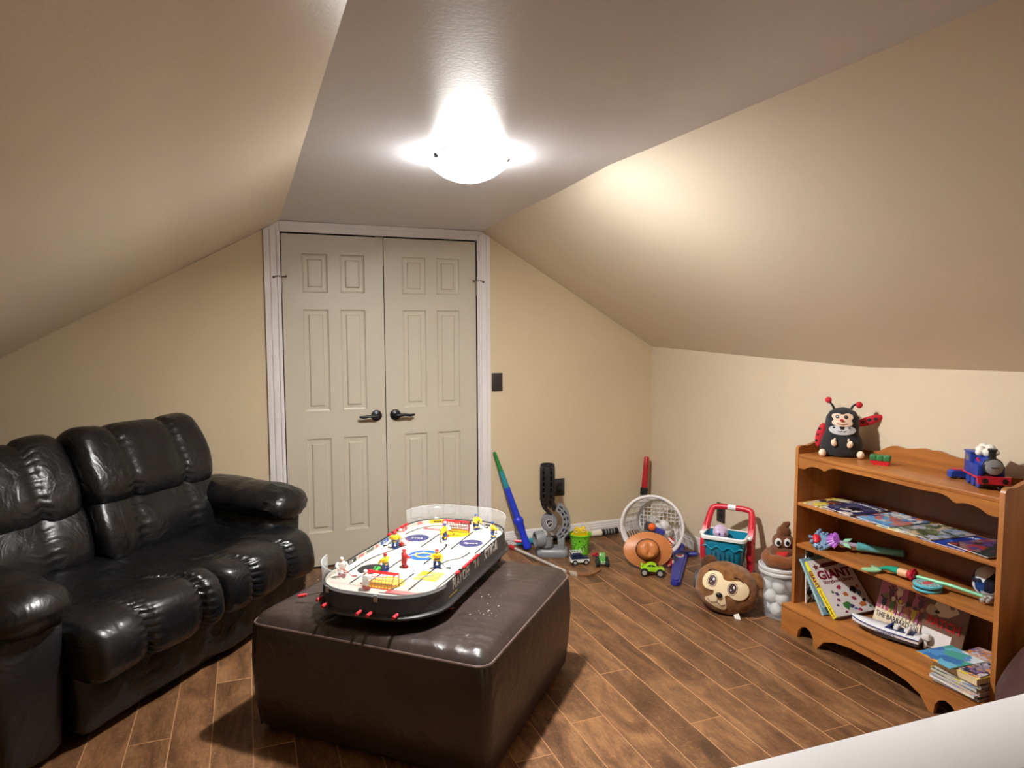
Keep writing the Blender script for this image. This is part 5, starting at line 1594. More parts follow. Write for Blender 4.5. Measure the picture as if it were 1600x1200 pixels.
ff2 = lsurf(0.078, 0.058, 0.135, 0.115, 0.0085)
for x in (-0.022, 0.014):
    e1 = MB().patch(oval(x, 0.187, 0.0078, 0.0078, 16), ff2, 0.005).build('eye', M_black, LB)
    MB().patch(oval(x, 0.188, 0.0022, 0.0022, 10), lsurf(0.078, 0.058, 0.135, 0.115, 0.0095), 0.003).build('pupil', M_white, e1)
MB().ell((-0.003, ff2(-0.003, 0.172) - 0.003, 0.172), (0.0072, 0.006, 0.0066), n=14, k=8).build('nose', M_rp, LB)
MB().tube([(x, ff2(x, 0.160 - 0.006 * (1 - (x / 0.024) ** 2)), 0.160 - 0.007 * (1 - (x / 0.026) ** 2)) for x in (-0.022, -0.014, -0.006, 0.004, 0.014, 0.022)], 0.0012, n=6).build('smile', mat('smile_red', (150, 60, 50), 0.6), LB)
# grey lower face window
M_sil = mat('silver_grey_cloth', (222, 224, 228), 0.45, rgb2=(186, 188, 194), vs=20)
win = [(p.x, p.y) for p in catmull([(-0.055, 0.128, 0), (-0.046, 0.140, 0), (-0.024, 0.146, 0), (0.0, 0.141, 0), (0.028, 0.145, 0), (0.048, 0.138, 0), (0.057, 0.126, 0), (0.046, 0.112, 0), (0.018, 0.105, 0), (-0.018, 0.105, 0), (-0.044, 0.113, 0)], 3, True)]
fw = lsurf(0.082, 0.058, 0.125, 0.115, 0.004)
MB().patch(win, fw, 0.008).build('lower_face', M_sil, LB, ang=180)
MB().patch([(-0.012, 0.142), (0.010, 0.142), (0.006, 0.130), (-0.006, 0.130)], lsurf(0.082, 0.058, 0.125, 0.115, 0.006), 0.005).build('lower_nose', M_black, LB)
for x in (-0.034, 0.030):
    MB().patch(oval(x, 0.138, 0.006, 0.0035, 12), lsurf(0.082, 0.058, 0.125, 0.115, 0.006), 0.004).build('lower_eye', M_black, LB)
MB().tube([(x, lsurf(0.082, 0.058, 0.125, 0.115, 0.006)(x, z), z) for x, z in ((-0.018, 0.123), (-0.009, 0.119), (-0.002, 0.124), (0.006, 0.119), (0.016, 0.124))], 0.0012, n=6).build('lower_smile', M_black, LB)
for s, ax in ((-1, -0.060), (1, 0.068)):
    MB().tube([(s * 0.030, 0.012, 0.205), (s * 0.042, 0.012, 0.232), (ax * 0.9, 0.012, 0.246)], [0.006, 0.005, 0.004], n=8).build('antenna', M_bp, LB)
    MB().ell((ax, 0.012, 0.256 if s < 0 else 0.238), (0.0145, 0.0145, 0.0145), n=18, k=12).build('antenna_ball', M_rp, LB)
    MB().ell((0, 0, 0), (0.0125, 0.012, 0.017), n=16, k=10).build('hand', M_peach, LB).matrix_basis = T(s * 0.033 + 0.001, -0.058, 0.068 - (0.004 if s > 0 else 0)) @ RY(s * 14)
    MB().ell((0, 0, 0), (0.005, 0.006, 0.008), n=10, k=6).build('thumb', M_peach, LB).matrix_basis = T(s * 0.028, -0.060, 0.083)
    MB().ell((s * 0.078, -0.048, 0.018), (0.016, 0.018, 0.0178), n=18, k=12).build('foot', M_peach, LB)
# wings
wg = MB().ell((0, 0, 0), (0.066, 0.012, 0.020), n=24, k=14)
wo = wg.build('wing', M_rp, LB, ang=180); wo.matrix_basis = T(0.112, 0.055, 0.163) @ RY(-20) @ RZ(12)
for dx, dz, r in ((-0.028, 0.002, 0.0085), (0.0, 0.004, 0.0095), (0.026, 0.0, 0.0085), (-0.012, -0.010, 0.004)):
    MB().ell((dx, -0.0115 * math.sqrt(max(0.05, 1 - (dx / .062) ** 2 - (dz / .02) ** 2)), dz), (r, 0.0022, r * 0.85), n=14, k=8).build('spot', M_bp, wo)
wg = MB().ell((0, 0, 0), (0.022, 0.014, 0.058), n=20, k=14)
wo = wg.build('wing', M_rp, LB, ang=180); wo.matrix_basis = T(-0.088, 0.035, 0.088) @ RY(12)
for dz in (-0.028, 0.0, 0.028):
    MB().ell((-0.012, -0.0095, dz), (0.006, 0.004, 0.007), n=12, k=7).build('spot', M_bp, wo)

# small two colour toy on the top
BR = thing('toy_block', 'small green over red toy block lying on the bookcase top beside the ladybug plush', 'toy', (-0.172, -2.062, ZT), -60.0)
MB().prism([(-0.040, 0.016), (-0.024, 0.0), (0.034, 0.0), (0.038, 0.018), (-0.040, 0.018)], -0.016, 0.016, 0, XZ).build('base', M_red, BR)
gb = MB()
for i in range(3):
    gb.rbox((-0.026 + i * 0.026, 0, 0.031), (0.0275, 0.034, 0.026), 0.005)
gb.build('top_block', mat('toy_green', (50, 118, 66), 0.4), BR)

# generic blue toy locomotive and its small tender car
TR = thing('toy_locomotive', 'blue toy steam locomotive with red buffer beam and white steam on the bookcase top', 'toy train', (-0.158, -2.500, ZT), -35.6)
M_tb = mat('train_blue', (34, 66, 158), 0.35)
M_tr = mat('train_red', (204, 36, 62), 0.35)
MB().rbox((0, 0.0, 0.022), (0.070, 0.150, 0.020), 0.004).build('frame', M_black, TR)
bm_ = MB()
bm_.prism([(-0.050, -0.014), (-0.054, 0.014), (0.054, 0.014), (0.050, -0.014)], -0.006, 0.006, 0, T(0, -0.076, 0.036) @ XZ)
bm_.build('buffer_beam', M_tr, TR)
for s in (-1, 1):
    MB().lathe([(0.006, 0), (0.006, 0.008), (0.010, 0.009), (0.010, 0.012)], 0, T(s * 0.032, -0.082, 0.036) @ RX(90), 14).build('buffer', M_black, TR)
    MB().rbox((s * 0.041, 0.01, 0.040), (0.012, 0.150, 0.006), 0.002).build('running_board', M_tr, TR)
    MB().rbox((s * 0.032, -0.016, 0.062), (0.024, 0.075, 0.046), 0.003).build('side_tank', M_tb, TR)
MB().rbox((0, 0.048, 0.078), (0.086, 0.060, 0.080), 0.004).build('cab', M_tb, TR)
MB().lathe([(0.030, 0.0), (0.030, 0.11)], 0, T(0, 0.035, 0.084) @ RX(90), 26).build('boiler', M_tb, TR)
MB().lathe([(0.0315, 0.0), (0.0325, 0.002), (0.0325, 0.014), (0.030, 0.017)], 0, T(0, -0.058, 0.084) @ RX(90), 26).build('smokebox', M_black, TR)
sd = MB().lathe([(0.0285, 0.0), (0.0280, 0.004), (0.018, 0.008), (0.001, 0.009)], 0, T(0, -0.075, 0.084) @ RX(90), 26).build('smokebox_door', mat('smokebox_grey', (150, 152, 156), 0.4), TR)
MB().cyl((-0.012, -0.0845, 0.084), (0.012, -0.0845, 0.084), 0.0018, n=6).build('door_handle', M_dgrey, sd)
MB().lathe([(0.013, 0), (0.012, 0.012), (0.012, 0.030), (0.015, 0.033), (0.015, 0.040), (0.010, 0.040)], 0, T(0, -0.056, 0.108), 18).build('funnel', M_black, TR)
MB().rbox((0, 0.048, 0.121), (0.092, 0.066, 0.006), 0.003).build('roof', M_tb, TR)
for s in (-1, 1):
    MB().prism([(0.030, 0.088), (0.066, 0.088), (0.066, 0.108), (0.040, 0.112), (0.030, 0.104)], s * 0.0434 - .0006, s * 0.0434 + .0006, 0, YZ).build('cab_window', mat('cab_window_grey', (120, 112, 104), 0.5), TR)
    MB().prism([(-0.030, 0.098), (-0.004, 0.108), (0.010, 0.100), (-0.012, 0.090)], s * 0.027, s * 0.029, 0, YZ).build('stripe', M_tr, TR)
    for y in (-0.045, 0.0, 0.045):
        MB().lathe([(0.006, -0.004), (0.018, -0.004), (0.019, 0.0), (0.018, 0.004), (0.006, 0.005)], 0, T(s * 0.036, y, 0.019) @ RY(90), 18).build('wheel', M_tb, TR)
stm = MB()
for x, y, z, r in ((0.0, -0.015, 0.128, 0.020), (-0.018, 0.0, 0.136, 0.017), (0.014, 0.004, 0.140, 0.019), (0.026, -0.012, 0.128, 0.014), (-0.026, -0.010, 0.126, 0.013), (0.0, 0.02, 0.142, 0.018)):
    stm.ell((x, y, z), (r, r, r * 0.85), n=14, k=9)
stm.build('steam', mat('steam_white', (240, 238, 228), 0.6), TR, ang=180)
TC = thing('toy_tender', 'small blue and red toy rail car beside the blue locomotive', 'toy train', (-0.118, -2.372, ZT), -35.6)
car_shell([(-0.036, 0.006), (-0.036, 0.026), (-0.026, 0.034), (0.022, 0.034), (0.036, 0.022), (0.036, 0.006)], 0.022, 0.005, 0).build('body', M_tb, TC)
MB().rbox((-0.002, 0, 0.035), (0.042, 0.030, 0.006), 0.002).build('roof', M_tr, TC)
wheels(TC, (-0.02, 0.02), 0.019, 0.008, 0.006, M_black, M_dgrey)

# magazines lying along the upper shelf
def flat_book(name, label, loc, rz, w_, h_, t_, cover, cat='magazine', group=None, title=None, tm=None, pages=None, tilt=0.0):
    """w_ across (local x), h_ up the cover (local y), t_ thick, lying flat with its cover up."""
    t = thing(name, label, cat, M=T(*loc) @ RZ(rz) @ RX(tilt), group=group)
    MB().rbox((0, 0, t_ * 0.5), (w_ - 0.003, h_ - 0.003, max(t_ - 0.001, 0.001)), 0.0004).build('pages', pages or M_paper, t, flat=True)
    cb2 = MB()
    cb2.box((0, 0, t_ - 0.0003), (w_, h_, 0.0007))
    cb2.box((0, 0, 0.0004), (w_, h_, 0.0007))
    cb2.box((-w_ / 2 - 0.0003, 0, t_ / 2), (0.0007, h_, t_))
    cb2.build('cover', cover, t, flat=True)
    if title:
        text(title, 0.026 if w_ > .12 else 0.02, tm or M_white, t, T(0, h_ * 0.33, t_ + 0.0004), sx=min(1.0, w_ * 0.85 / (len(title) * 0.017)), bold=0.0006)
    return t
pal = {
 'sunny': [(226, 204, 60), (60, 50, 70), (236, 214, 110), (150, 70, 60), (222, 200, 170)],
 'night': [(32, 34, 70), (50, 54, 100), (90, 90, 120), (220, 210, 200), (24, 24, 40)],
 'crimson': [(40, 40, 66), (176, 40, 50), (60, 60, 100), (200, 120, 110)],
 'sky': [(84, 140, 198), (120, 176, 216), (40, 90, 160), (214, 120, 100), (230, 226, 210)],
 'lemon': [(232, 216, 70), (110, 140, 190), (90, 110, 60), (220, 220, 200)],
 'meadow': [(120, 130, 96), (190, 190, 200), (80, 90, 60), (150, 170, 200), (210, 180, 150)],
 'ocean': [(26, 62, 160), (30, 74, 180), (20, 50, 140), (190, 200, 220), (40, 90, 190)],
 'dusk': [(96, 70, 130), (70, 50, 60), (150, 110, 110), (40, 60, 50), (180, 60, 60)]}
A_ = {k: art_mat('cover_' + k, v, 26 if k != 'ocean' else 16, 0.28, i * 3.1) for i, (k, v) in enumerate(pal.items())}
mags = [('sunny', -1.835, -0.178, 'yellow and dark magazine at the far end of the upper shelf', 'STORIES'), ('night', -1.945, -0.170, 'navy magazine overlapping the yellow one on the upper shelf', 'NIGHT SKY'), ('crimson', -2.035, -0.178, 'dark magazine with red figure, third along the upper shelf', None),
        ('sky', -2.135, -0.172, 'light blue magazine in the middle of the upper shelf', 'OCEAN'), ('lemon', -2.235, -0.178, 'yellow and blue magazine right of the light blue one', None), ('meadow', -2.325, -0.172, 'olive green and white magazine beside the deep blue one', None),
        ('ocean', -2.435, -0.178, 'deep blue magazine near the right end of the upper shelf', 'SPACE'), ('dusk', -2.545, -0.168, 'purple and brown magazine at the right end of the upper shelf', None)]
for i, (k_, y, x, lb_, ti) in enumerate(mags):
    flat_book('magazine', lb_, (x, y, Z1 + 0.0002 + (0.0048 if i % 2 else 0.0)), -90 + (4, -5, 6, -3, 5, -6, 3, -8)[i], 0.172, 0.222, 0.0045, A_[k_], group='magazines on the upper shelf', title=ti)

# lower shelf: two wands, a tin, a ball
WD = thing('shell_wand', 'toy wand with blue coral beads, purple shell and teal handle at the shelf left end', 'toy wand', M=T(-0.238, -1.858, Z2 + 0.040) @ RZ(-52) @ RX(42))     # local x runs from head to handle
M_coral = mat('coral_blue', (112, 142, 172), 0.45)
cr2 = MB()
rg = random.Random(12)
for i in range(46):
    a = rg.uniform(0, 2 * PI); r = rg.uniform(0.024, 0.054)
    s_ = rg.uniform(0.006, 0.010)
    cr2.ell((-0.030 + r * cos(a) * 0.9, r * sin(a), rg.uniform(-0.014, 0.006)), (s_, s_, s_), n=9, k=6)
cr2.ell((-0.028, 0, -0.008), (0.044, 0.050, 0.012), n=18, k=10)
o = cr2.build('coral', M_coral, WD, ang=180); o['kind'] = 'stuff'
M_shell = mat('shell_purple', (166, 92, 190), 0.3, coat=0.3)
for i in range(7):
    a = rad(-66 + 22 * i)
    MB().tube([(0.046, 0, 0.006), (0.046 - 0.024 * cos(a), 0.026 * sin(a), 0.020), (0.046 - 0.050 * cos(a), 0.050 * sin(a) * 0.82, 0.012)], [0.006, 0.0085, 0.0075], n=9).build('shell_rib', M_shell, WD)
MB().ell((-0.048, 0.002, 0.006), (0.018, 0.026, 0.012), n=16, k=9).wobble(0.004, 60, 3).build('red_tuft', mat('tuft_red', (204, 30, 44), 0.4), WD, ang=180)
MB().tube([(0.044, 0, 0.0), (0.075, 0, -0.003), (0.120, 0, -0.006)], [0.013, 0.010, 0.011], n=12).build('neck', mat('neck_lilac', (168, 150, 170), 0.4), WD)
for s in (-1, 1):
    MB().prism([(0.060, s * 0.004), (0.070, s * 0.020), (0.098, s * 0.026), (0.088, s * 0.010), (0.080, s * 0.003)], 0.004, 0.008).build('leaf_fin', mat('fin_mint', (150, 206, 172), 0.35), WD)
M_tq = mat('handle_turquoise', (96, 174, 178), 0.35, var=0.15, vs=60)
MB().lathe([(0.016, 0.118), (0.0195, 0.122), (0.0195, 0.132), (0.017, 0.138), (0.0165, 0.20), (0.015, 0.27), (0.016, 0.30), (0.010, 0.305)], 0, T(0, 0, -0.006) @ RY(90 + 2.0), 18).build('handle', M_tq, WD)

MW = thing('mint_wand', 'mint green toy wand with leaf fin and red frill lying across the lower shelf', 'toy wand', M=T(-0.285, -2.140, Z2 + 0.008) @ RZ(-78.5))
for s in (-1, 1):
    fp = [(0.0, 0.0), (-0.022, s * 0.010), (-0.040, s * 0.028), (-0.044, s * 0.048), (-0.024, s * 0.046), (0.004, s * 0.034), (0.018, s * 0.016), (0.020, s * 0.002)]
    MB().prism([(p.x, p.y) for p in catmull([(x + 0.02, y * 0.85, 0) for x, y in fp], 3, True)], 0.004, 0.010, 0, RX(s * -10)).build('tail_fin', mat('fin_pale_mint', (150, 200, 156), 0.35), MW)
MB().tube([(0.030, 0, 0.010), (0.055, 0.006, 0.020), (0.090, 0.008, 0.022), (0.112, 0.004, 0.020)], [0.006, 0.009, 0.014, 0.016], n=12).build('tail', mat('tail_teal', (24, 150, 122), 0.25), MW)
MB().tube([(0.108, 0.004, 0.020), (0.135, 0.002, 0.021), (0.150, 0.0, 0.021)], [0.0165, 0.017, 0.012], n=12).build('sleeve', mat('sleeve_peach', (226, 178, 140), 0.45), MW)
fr = MB()
for i in range(13):
    a = 2 * PI * i / 13
    fr.prism([(0.0, -0.007), (0.030, -0.011), (0.034, 0.0), (0.028, 0.011), (0.0, 0.007)], -0.003, 0.003, 0, T(0.148, 0, 0.024) @ RX(math.degrees(a)) @ RY(-52 + 18 * (i % 2)))
fr.ell((0.156, 0, 0.022), (0.020, 0.018, 0.017), n=12, k=8)
fr.v = [(p[0], p[1], max(p[2], -0.006)) for p in fr.v]
fr.build('frill', mat('frill_red', (190, 30, 52), 0.55), MW)
MB().tube([(0.155, 0, 0.022), (0.30, 0, 0.026), (0.415, 0.0, 0.020)], 0.0068, n=10).build('rod', mat('rod_mint', (130, 208, 160), 0.3), MW)
tt = MB()
rg = random.Random(4)
for i in range(14):
    tt.ell((0.425 + rg.uniform(-.012, .016), rg.uniform(-.014, .014), 0.012 + rg.uniform(-.010, .012)), (0.009, 0.008, 0.007), n=8, k=6)
tt.build('tuft', mat('tuft_grey', (168, 166, 156), 0.8), MW, ang=180)
TN = thing('round_tin', 'small round turquoise toy tin with printed lid at the lower shelf edge', 'tin', (-0.262, -2.372, Z2))
MB().lathe([(0.048, 0.0), (0.050, 0.002), (0.050, 0.006), (0.0475, 0.008), (0.0475, 0.016), (0.051, 0.018), (0.051, 0.024), (0.048, 0.026), (0.001, 0.026)], 0, None, 36).build('case', mat('tin_turquoise', (96, 190, 206), 0.3), TN)
MB().lathe([(0.044, 0.0260), (0.044, 0.0265), (0.001, 0.0266)], 0, None, 30).build('lid_print', art_mat('tin_art', [(160, 190, 196), (110, 130, 140), (206, 220, 220), (70, 90, 110)], 60, 0.3), TN, flat=True)
MB().lathe([(0.020, 0.0266), (0.020, 0.0271), (0.001, 0.0272)], 0, S3(1.2, .7, 1), 24).build('lid_print', M_tr, TN, flat=True)
MB().lathe([(0.0478, 0.009), (0.0479, 0.015)], 0, None, 30, caps=False).build('seam', mat('tin_dark', (40, 70, 84), 0.4), TN)
SBL = MB().ell((0, 0, 0), (0.062, 0.062, 0.062), n=36, k=24).build('picture_ball', art_mat('ball_art', [(20, 28, 50), (24, 60, 120), (26, 44, 84), (150, 180, 220), (214, 220, 226), (20, 24, 40)], 14, 0.15, 2.0), None, ang=180)
tag(SBL, 'glossy blue, white and black picture ball at the right end of the lower shelf', 'ball')
SBL.location = (-0.130, -2.525, Z2 + 0.062)

# bottom shelf: standing books
def book(name, label, M, w_, h_, t_, cover, pages=None, spine=None):
    """Local: x from spine (0) to fore edge (w_), z up, cover facing -y, back towards +y."""
    t = thing(name, label, 'book', M=M)
    MB().box((w_ / 2, t_ / 2, h_ / 2), (w_ - 0.006, t_ - 0.004, h_ - 0.008)).build('pages', pages or M_paper, t, flat=True)
    cb2 = MB()
    cb2.box((w_ / 2, 0.001, h_ / 2), (w_, 0.002, h_)).box((w_ / 2, t_ - 0.001, h_ / 2), (w_, 0.002, h_))
    cb2.build('cover', cover, t, flat=True)
    MB().box((0.0005, t_ / 2, h_ / 2), (0.003, t_, h_)).build('spine', spine or cover, t, flat=True)
    return t
M_bkw = mat('cover_white', (226, 220, 216), 0.3, var=0.02)
M_bkb = mat('cover_grey_blue', (124, 160, 176), 0.35, var=0.1, vs=30)
M_maroon = mat('print_maroon', (120, 24, 46), 0.4)
bk = book('storybook', 'thin black and white book leaning on the bookcase end panel behind the blue book', T(-0.245, -1.748, Z0 + 0.001) @ RX(-2.5), 0.20, 0.26, 0.007, art_mat('cover_bw', [(30, 32, 38), (220, 224, 226), (60, 64, 70)], 50, 0.3), spine=M_bkw)
bk = book('storybook', 'grey blue book with orange square leaning behind the white giant storybook', T(-0.285, -1.894, Z0 + 0.007) @ RX(-34.5), 0.235, 0.262, 0.012, M_bkb, spine=mat('spine_pale_blue', (158, 196, 208), 0.4))
MB().box((0.045, -0.0003, 0.125), (0.050, 0.0008, 0.062)).build('picture', M_orange, bk, flat=True)
text('LION', 0.040, M_bkw, bk, T(0.050, -0.0008, 0.045) @ FC, 'lettering')
text('Blue', 0.034, M_ink, bk, T(0.050, -0.0008, 0.018) @ FC, 'lettering')
gbk = book('giant_storybook', 'thick white storybook with yellow spine lettered GIANT leaning to the left', T(-0.272, -1.955, Z0 + 0.019) @ RX(-43.5), 0.235, 0.272, 0.026, M_bkw, spine=mat('spine_yellow', (240, 226, 40), 0.4))
text('GIANT', 0.058, M_maroon, gbk, T(0.118, -0.0006, 0.193) @ FC, sx=1.15, bold=0.0022)
text('Storybook Library', 0.024, M_maroon, gbk, T(0.118, -0.0006, 0.160) @ FC, sx=1.0, bold=0.0004)
MB().prism([(0.045, 0.232), (0.075, 0.250), (0.150, 0.252), (0.185, 0.240), (0.150, 0.234), (0.085, 0.230)], -0.0010, -0.0002, 0, XZ).build('picture', mat('print_brown', (110, 50, 40), 0.5), gbk, flat=True)
MB().prism([(0.020 + (0.018 if i % 2 == 0 else 0.008) * sin(i * PI / 5) + .012, 0.236 + (0.018 if i % 2 == 0 else 0.008) * cos(i * PI / 5)) for i in range(10)], -0.0012, -0.0002, 0, XZ).build('picture', mat('print_brown', (110, 50, 40), 0.5), gbk, flat=True)
rg = random.Random(21)
cols_p = [mat('print_a', (168, 50, 70), 0.5), mat('print_b', (60, 120, 60), 0.5), mat('print_c', (70, 60, 110), 0.5), mat('print_d', (190, 110, 50), 0.5), M_ink, mat('print_e', (80, 110, 170), 0.5), mat('print_f', (130, 40, 90), 0.5)]
for i, (x, z, s_) in enumerate(((0.10, 0.128, .015), (0.050, 0.112, .009), (0.070, 0.100, .012), (0.115, 0.094, .015), (0.170, 0.108, .022), (0.195, 0.090, .018), (0.060, 0.072, .011), (0.150, 0.070, .013), (0.090, 0.040, .024), (0.115, 0.034, .014), (0.180, 0.036, .019), (0.200, 0.052, .012), (0.130, 0.022, .009), (0.070, 0.016, .010), (0.150, 0.015, .012), (0.215, 0.020, .009), (0.040, 0.050, .008), (0.205, 0.120, .010))):
    pl = []
    for k_ in range(11):
        a = 2 * PI * k_ / 11
        r = s_ * rg.uniform(0.55, 1.15)
        pl.append((x + r * cos(a), z + r * 0.8 * sin(a)))
    MB().prism(pl, -0.0011, -0.0002, 0, XZ).build('picture', cols_p[i % 7], gbk, flat=True)
SPM = Mx(((0, 0, -1, -0.0012), (-1, 0, 0, 0.013), (0, 1, 0, 0), (0, 0, 0, 1)))      # spine face towards -x
text('GIANT', 0.026, M_maroon, gbk, SPM @ T(0, 0.185, 0) @ RZ(-90), sx=1.1, bold=0.0014)
text('Storybook Library', 0.017, M_maroon, gbk, SPM @ T(0, 0.070, 0) @ RZ(-90), bold=0.0003)

# picture books leaning on the back panel, covers to the room
def leaning(name, label, y_left, x_bot, lean, w_, h_, t_, cover, roll=0.0):
    t = thing(name, label, 'book', M=T(x_bot, y_left, Z0 + 0.001) @ RZ(-90) @ RY(roll) @ RX(-lean))
    MB().box((w_ / 2, t_ / 2, h_ / 2), (w_ - 0.005, t_ - 0.003, h_ - 0.006)).build('pages', M_paper, t, flat=True)
    MB().box((w_ / 2, 0.0008, h_ / 2), (w_, 0.0016, h_)).box((w_ / 2, t_ - 0.0008, h_ / 2), (w_, 0.0016, h_)).box((0.0008, t_ / 2, h_ / 2), (0.0016, t_, h_)).build('cover', cover, t, flat=True)
    return t
pb_ = leaning('picture_book', 'pink picture book with dancing figures leaning on the back behind the toy boat', -2.005, -0.118, 17.5, 0.245, 0.262, 0.009, mat('cover_pink', (170, 84, 110), 0.3, var=0.06, vs=12))
MB().box((0.1225, -0.0004, 0.034), (0.243, 0.0008, 0.066)).build('title_band', mat('cover_cream', (228, 212, 186), 0.4), pb_, flat=True)
text('THE BARBARDANI', 0.032, M_ink, pb_, T(0.010, -0.0010, 0.042) @ FC, sx=0.78, bold=0.0005, align='LEFT')
text('STM.', 0.032, M_ink, pb_, T(0.215, -0.0010, 0.020) @ FC, sx=0.78, bold=0.0005)
rg = random.Random(8)
cols_q = [mat('figure_brown', (110, 60, 50), 0.5), mat('figure_tan', (190, 130, 100), 0.5), M_ink, mat('figure_green', (96, 120, 60), 0.5), mat('figure_cream', (224, 200, 170), 0.5), mat('figure_yellow', (220, 190, 50), 0.5), mat('figure_plum', (90, 50, 70), 0.5)]
def blob(x, z, rx, rz, m, t, off=-0.0004):
    pl = [(x + rx * rg.uniform(.75, 1.2) * cos(2 * PI * i / 10), z + rz * rg.uniform(.75, 1.2) * sin(2 * PI * i / 10)) for i in range(10)]
    MB().prism(pl, off - 0.0006, off, 0, XZ).build('picture', m, t, flat=True)
for x, z, s_, c in ((0.035, 0.100, 1.0, 2), (0.075, 0.095, 1.1, 3), (0.110, 0.098, 1.0, 4), (0.145, 0.096, 1.1, 1), (0.180, 0.094, 1.0, 5), (0.215, 0.098, 1.0, 0), (0.095, 0.160, 1.2, 4), (0.150, 0.165, 1.3, 0), (0.060, 0.145, 1.0, 6), (0.200, 0.150, 1.0, 6)):
    blob(x, z, 0.012 * s_, 0.022 * s_, cols_q[c], pb_)
    blob(x, z + 0.030 * s_, 0.009 * s_, 0.009 * s_, cols_q[(c + 1) % 7], pb_, -0.0008)
    for s in (-1, 1):
        MB().prism([(x + s * 0.004, z - 0.015), (x + s * 0.008, z - 0.040 * s_), (x + s * 0.012, z - 0.040 * s_), (x + s * 0.010, z - 0.012)], -0.0010, -0.0004, 0, XZ).build('picture', cols_q[(c + 2) % 7], pb_, flat=True)
        MB().prism([(x + s * 0.008, z + 0.010), (x + s * 0.024, z + 0.024 * s_), (x + s * 0.022, z + 0.030 * s_), (x + s * 0.006, z + 0.018)], -0.0010, -0.0004, 0, XZ).build('picture', cols_q[c], pb_, flat=True)
pt = leaning('picture_book', 'brown picture book lettered Patch with a cream dog, right of the pink book', -2.250, -0.150, 15.0, 0.180, 0.245, 0.008, mat('cover_brown', (112, 82, 66), 0.35, var=0.12, vs=14))
blob(0.085, 0.185, 0.058, 0.036, mat('dog_cream', (206, 190, 170), 0.5), pt)
blob(0.030, 0.160, 0.028, 0.022, mat('dog_tan', (176, 156, 134), 0.5), pt, -0.0008)
blob(0.110, 0.200, 0.012, 0.010, mat('dog_brown', (120, 96, 80), 0.5), pt, -0.0012)
blob(0.085, 0.205, 0.006, 0.006, M_ink, pt, -0.0014)
blob(0.055, 0.160, 0.010, 0.007, M_ink, pt, -0.0014)
text('PATCH', 0.050, mat('title_red', (186, 30, 34), 0.4), pt, T(0.092, -0.0020, 0.118) @ FC, sx=0.88, bold=0.0018)
MB().box((0.070, -0.0004, 0.050), (0.125, 0.0008, 0.070)).build('picture', mat('page_white', (220, 216, 212), 0.5), pt, flat=True)

# toy speedboat
SPB = thing('toy_speedboat', 'white and dark blue toy speedboat with outboard motor in front of the pink book', 'toy boat', M=T(-0.205, -2.168, Z0) @ RZ(-71.0) @ S3(1.18, 1.1, 1.15))      # local +x towards the stern... bow at -x is mirrored below
hull = MB()
def sect(x, w_, zk, zd):
    return [(x, -w_, zd), (x, -w_ * 0.85, zk + (zd - zk) * 0.35), (x, 0, zk), (x, w_ * 0.85, zk + (zd - zk) * 0.35), (x, w_, zd)]
secs = [(-0.130, 0.004, 0.034, 0.046), (-0.105, 0.020, 0.016, 0.044), (-0.06, 0.033, 0.006, 0.041), (0.0, 0.038, 0.0, 0.039), (0.06, 0.038, 0.0, 0.038), (0.105, 0.036, 0.002, 0.038)]
lo_h = [[(x, y, z if z < zd else zd - 0.012) for x, y, z in sect(x, w_, zk, zd)] for x, w_, zk, zd in secs]
hull.loft(lo_h)
hull.build('hull', mat('boat_dark', (40, 30, 34), 0.3), SPB)
dk = MB()
rings = []
for x, w_, zk, zd in secs:
    rings.append([(x, -w_ * 0.97, zd - 0.014), (x, -w_ * 1.04, zd), (x, -w_ * 0.8, zd + 0.006), (x, 0, zd + 0.009), (x, w_ * 0.8, zd + 0.006), (x, w_ * 1.04, zd), (x, w_ * 0.97, zd - 0.014)])
dk.loft(rings)
dk.build('deck', mat('boat_white', (232, 232, 234), 0.25, coat=0.3), SPB)
M_bn = mat('boat_navy', (44, 58, 120), 0.3)
for s in (-1, 1):
    MB().tube([(x, s * w_ * 1.045, zd + 0.0005) for x, w_, zk, zd in secs], 0.0022, n=6).build('trim', M_bn, SPB)
cp2 = MB()
cp2.rbox((0.040, 0, 0.046), (0.085, 0.044, 0.006), 0.002)
cp2.build('cockpit', mat('boat_floor', (60, 66, 96), 0.4), SPB)
for x in (0.025, 0.060):
    MB().rbox((x, 0, 0.054), (0.016, 0.038, 0.014), 0.004).build('seat', M_white, SPB)
MB().prism([(-0.012, 0.046), (0.004, 0.046), (0.012, 0.064), (0.008, 0.064)], -0.022, 0.022, 0, XZ).build('windscreen', M_bn, SPB)
MB().tube([(0.062, -0.032, 0.044), (0.075, -0.026, 0.078), (0.075, 0.026, 0.078), (0.062, 0.032, 0.044)], 0.0026, n=6).build('roll_bar', M_white, SPB)
om = MB()
om.rbox((0.118, 0, 0.050), (0.024, 0.024, 0.024), 0.006).rbox((0.116, 0, 0.026), (0.010, 0.010, 0.040), 0.003)
om.build('outboard_motor', M_white, SPB)
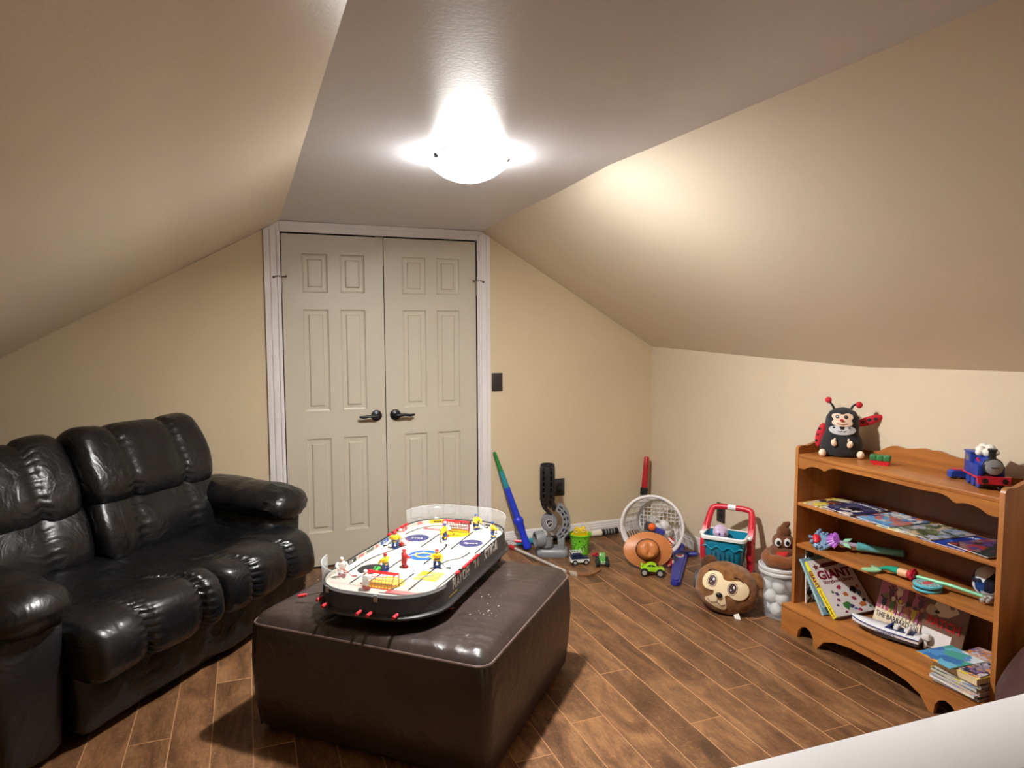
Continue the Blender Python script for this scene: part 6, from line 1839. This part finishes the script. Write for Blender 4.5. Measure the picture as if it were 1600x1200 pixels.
MB().lathe([(0.004, -0.006), (0.010, 0.0), (0.004, 0.006)], 0, T(0.124, 0, 0.014) @ RY(90), 10).build('propeller', M_chrome, SPB)
text('MARINE 5', 0.013, M_bn, SPB, T(0.0, -0.0408, 0.030) @ FC, sx=1.1)

# leaning stack of paperbacks and comics
z = Z0 + 0.0005
stack = [(0.205, 0.165, 0.010, 'dusk', 'thin comic at the very bottom of the book stack'), (0.200, 0.168, 0.011, 'meadow', 'pale paperback second from the bottom of the book stack'), (0.205, 0.160, 0.013, 'crimson', 'red edged paperback third up in the book stack'),
         (0.198, 0.170, 0.012, 'lemon', 'cream paged paperback in the middle of the book stack'), (0.203, 0.164, 0.012, 'night', 'dark covered paperback above the middle of the book stack'), (0.200, 0.162, 0.022, 'sunny', 'thick cream paged paperback near the top of the book stack')]
M_pg = [M_paper, mat('paper_grey', (196, 190, 178), 0.8), mat('paper_cream', (222, 200, 160), 0.8)]
for i, (w_, h_, t_, k_, lb_) in enumerate(stack):
    flat_book('paperback', lb_, (-0.255 + (0.004, -0.006, 0.003, -0.002, 0.006, 0.0)[i], -2.560 + (0.0, 0.004, -0.003, 0.003, -0.002, 0.0)[i], z), 180 + (1, -2, 2, -1, 2, -1)[i], w_, h_ + 0.008, t_, A_[k_], cat='book', group='stack of paperbacks on the bottom shelf', pages=M_pg[(1, 0, 1, 1, 1, 2)[i]])
    z += t_ + 0.0003
A_['puzzle'] = art_mat('cover_puzzle', [(210, 206, 214), (60, 56, 70), (150, 146, 160), (226, 150, 80), (120, 90, 150)], 44, 0.3, 5.0)
A_['beach'] = art_mat('cover_beach', [(110, 184, 210), (84, 150, 206), (64, 120, 180), (236, 170, 60), (226, 236, 240), (80, 170, 150)], 18, 0.3, 9.0)
flat_book('comic', 'black and white patterned comic with orange edge on top of the book stack', (-0.225, -2.560, z), 183, 0.235, 0.150, 0.004, A_['puzzle'], cat='book', pages=M_paper)
z += 0.0044
flat_book('comic', 'light blue beach comic hanging over the left edge of the book stack', (-0.292, -2.498, z), -94, 0.140, 0.170, 0.003, A_['beach'], cat='book', title=None, tilt=0)
